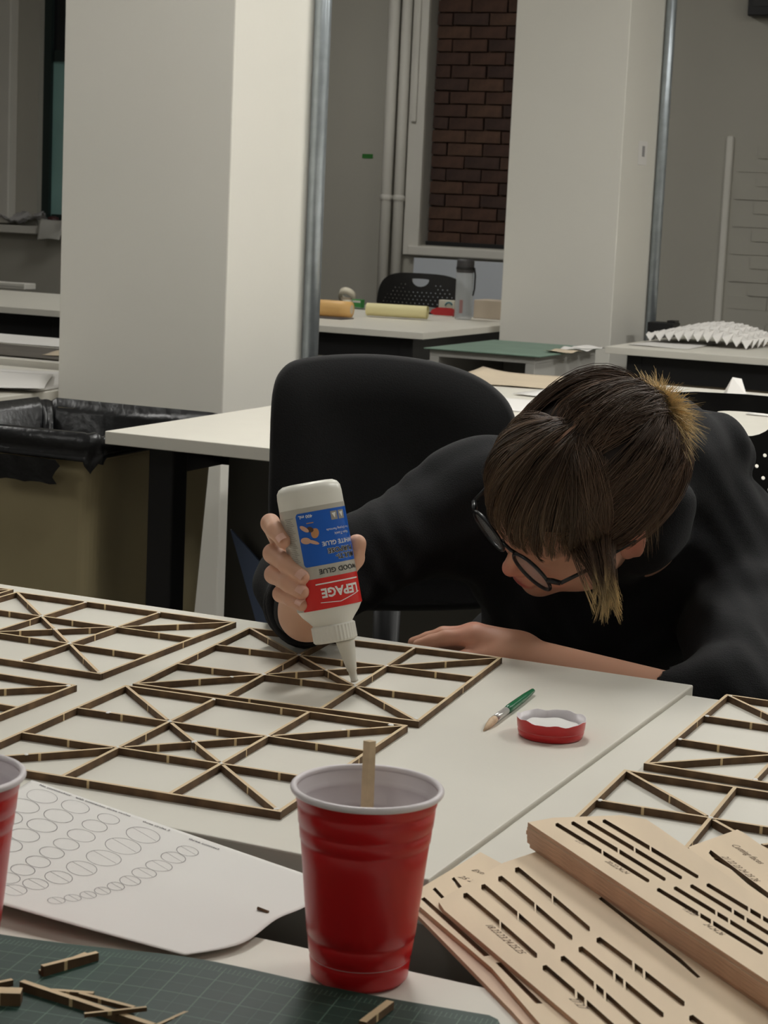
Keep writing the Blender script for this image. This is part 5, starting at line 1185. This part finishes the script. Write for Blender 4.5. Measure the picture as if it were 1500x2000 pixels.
for pts, rad, tipm, shade in strands:
    P_ = HW(pts); k = len(P_); t = np.linspace(0, 1, k); tg = np.gradient(P_, axis=0); tg /= np.linalg.norm(tg, axis=1, keepdims=True)+1e-12
    ref = np.cross(tg, np.array([0.31, 0.47, 0.83])); ref /= np.linalg.norm(ref, axis=1, keepdims=True)+1e-9; bb_ = np.cross(tg, ref); rr = rad*0.001*(1-0.75*t**3)
    ring = np.stack([P_+rr[:, None]*(math.cos(a)*ref+math.sin(a)*bb_) for a in (0, 2.094, 4.189)], 1).reshape(-1, 3); SV.append(ring)
    i = np.arange(k-1)[:, None]*3; j = np.arange(3)[None]; q = np.stack([i+j, i+(j+1) % 3, i+3+(j+1) % 3, i+3+j], -1).reshape(-1, 4)+o_; SF.append(q); o_ += 3*k
    if tipm >= 2: f = np.clip(t*2.0+0.55, 0, 1)
    elif tipm >= 1: f = np.clip((t-0.72)/0.24, 0, 1)*0.95
    else: f = tipm*t
    SCc.append(np.repeat((br_*(1-f[:, None])+bl_*f[:, None])*shade, 3, 0))
hair = mk('hair', np.concatenate(SV), np.concatenate(SF), m_hair, person, True, True); set_col(hair, np.concatenate(SCc)); hair['kind'] = 'stuff'; hair['label'] = 'dark brown hair tied back, blond tips'
pr_ = []
for z_ in np.linspace(-84, -42, 10):
    for x_ in (-1.6, 1.6): pr_.append(on_e(dirof(np.array([x_, 131, z_])), np.array(1.6)))
mk('hair_parting', HW(np.array(pr_)), [(2*i, 2*i+1, 2*i+3, 2*i+2) for i in range(9)], mat('scalp', (150, 112, 90), 0.6), person, True, True)
# scalp layer under the strands
cv = []; cf = []; na, nbb = 48, 28
for j in range(nbb+1):
    ph = math.pi*j/nbb
    for i in range(na):
        a = 2*math.pi*i/na; cv.append((math.sin(ph)*math.cos(a), math.cos(ph), math.sin(ph)*math.sin(a)))
cp = on_e(np.array(cv), np.full(len(cv), 0.5))
for j in range(nbb):
    for i in range(na):
        q = (j*na+i, j*na+(i+1) % na, (j+1)*na+(i+1) % na, (j+1)*na+i); c = cp[list(q)].mean(0)
        ylim = 58 if c[2] > -40 else (20 if c[2] > -75 else (-45 if c[2] < -120 else 12))
        if c[1] > ylim: cf.append(q)
sc_ = mk('hair_base', HW(cp), cf, mat('hair_base_brown', (44, 33, 27), 0.7, var=0.3, vscale=120), person, True, True)
tie = slerp_path  # hair tie
ring = [PB+np.array([math.cos(a)*11, math.sin(a)*11, 2]) for a in np.linspace(0, 2*math.pi, 21)]
mk('hair_tie', *tubev(HW(ring), 0.0024, 8, False), m_black, person, True, True)

# ------------------------------------------------------------------ eyeglasses
gl = thing('eyeglasses', 'black round-framed eyeglasses worn low on the face', 'glasses', HW((0, -5, 18))[0])
m_frame = mat('black_acetate', (18, 20, 24), 0.3); m_lens = mat('lens_glass', (196, 202, 204), 0.05, alpha=0.2)
for s in (-1, 1):
    c = np.array([s*36, -4, 20]); tilt = 0.14
    def lp(a, r_): return c+np.array([math.cos(a)*27*r_, math.sin(a)*23*r_, -math.sin(a)*23*r_*-0.10-abs(math.cos(a)*s+1)*2.2])
    mk('rim', *tubev(HW([lp(a, 1.0) for a in np.linspace(0, 2*math.pi, 41)]), 0.0021, 10, False), m_frame, gl, True, True)
    ln2 = [lp(a, 0.97) for a in np.linspace(0, 2*math.pi, 33)[:-1]]; lv = [np.mean(ln2, 0)+np.array([0, 0, 1.5])]+ln2
    lo_ = mk('lens', HW(lv), [(0, 1+i, 1+(i+1) % 32) for i in range(32)], m_lens, gl, True, True); lo_.modifiers.new('t', 'SOLIDIFY').thickness = 0.0016
    hinge = np.array([s*65, 6, 13]); mk('hinge', *tubev(HW([np.array([s*60, 7, 17]), hinge, np.array([s*72, 5, 8])]), [.0028, .0034, .0028], 8), m_frame, gl, True, True)
    mk('temple', *tubev(HW([(s*72, 5, 8), (s*80, 5, -30), (s*82, 4, -70), (s*82, -2, -95), (s*80, -22, -108)]), [.0024, .0022, .0022, .0022, .0016], 8), m_frame, gl, True, True)
mk('bridge', *tubev(HW([(-12, 4, 17.5), (-5, 8, 21), (5, 8, 21), (12, 4, 17.5)]), 0.0021, 10), m_frame, gl, True, True)
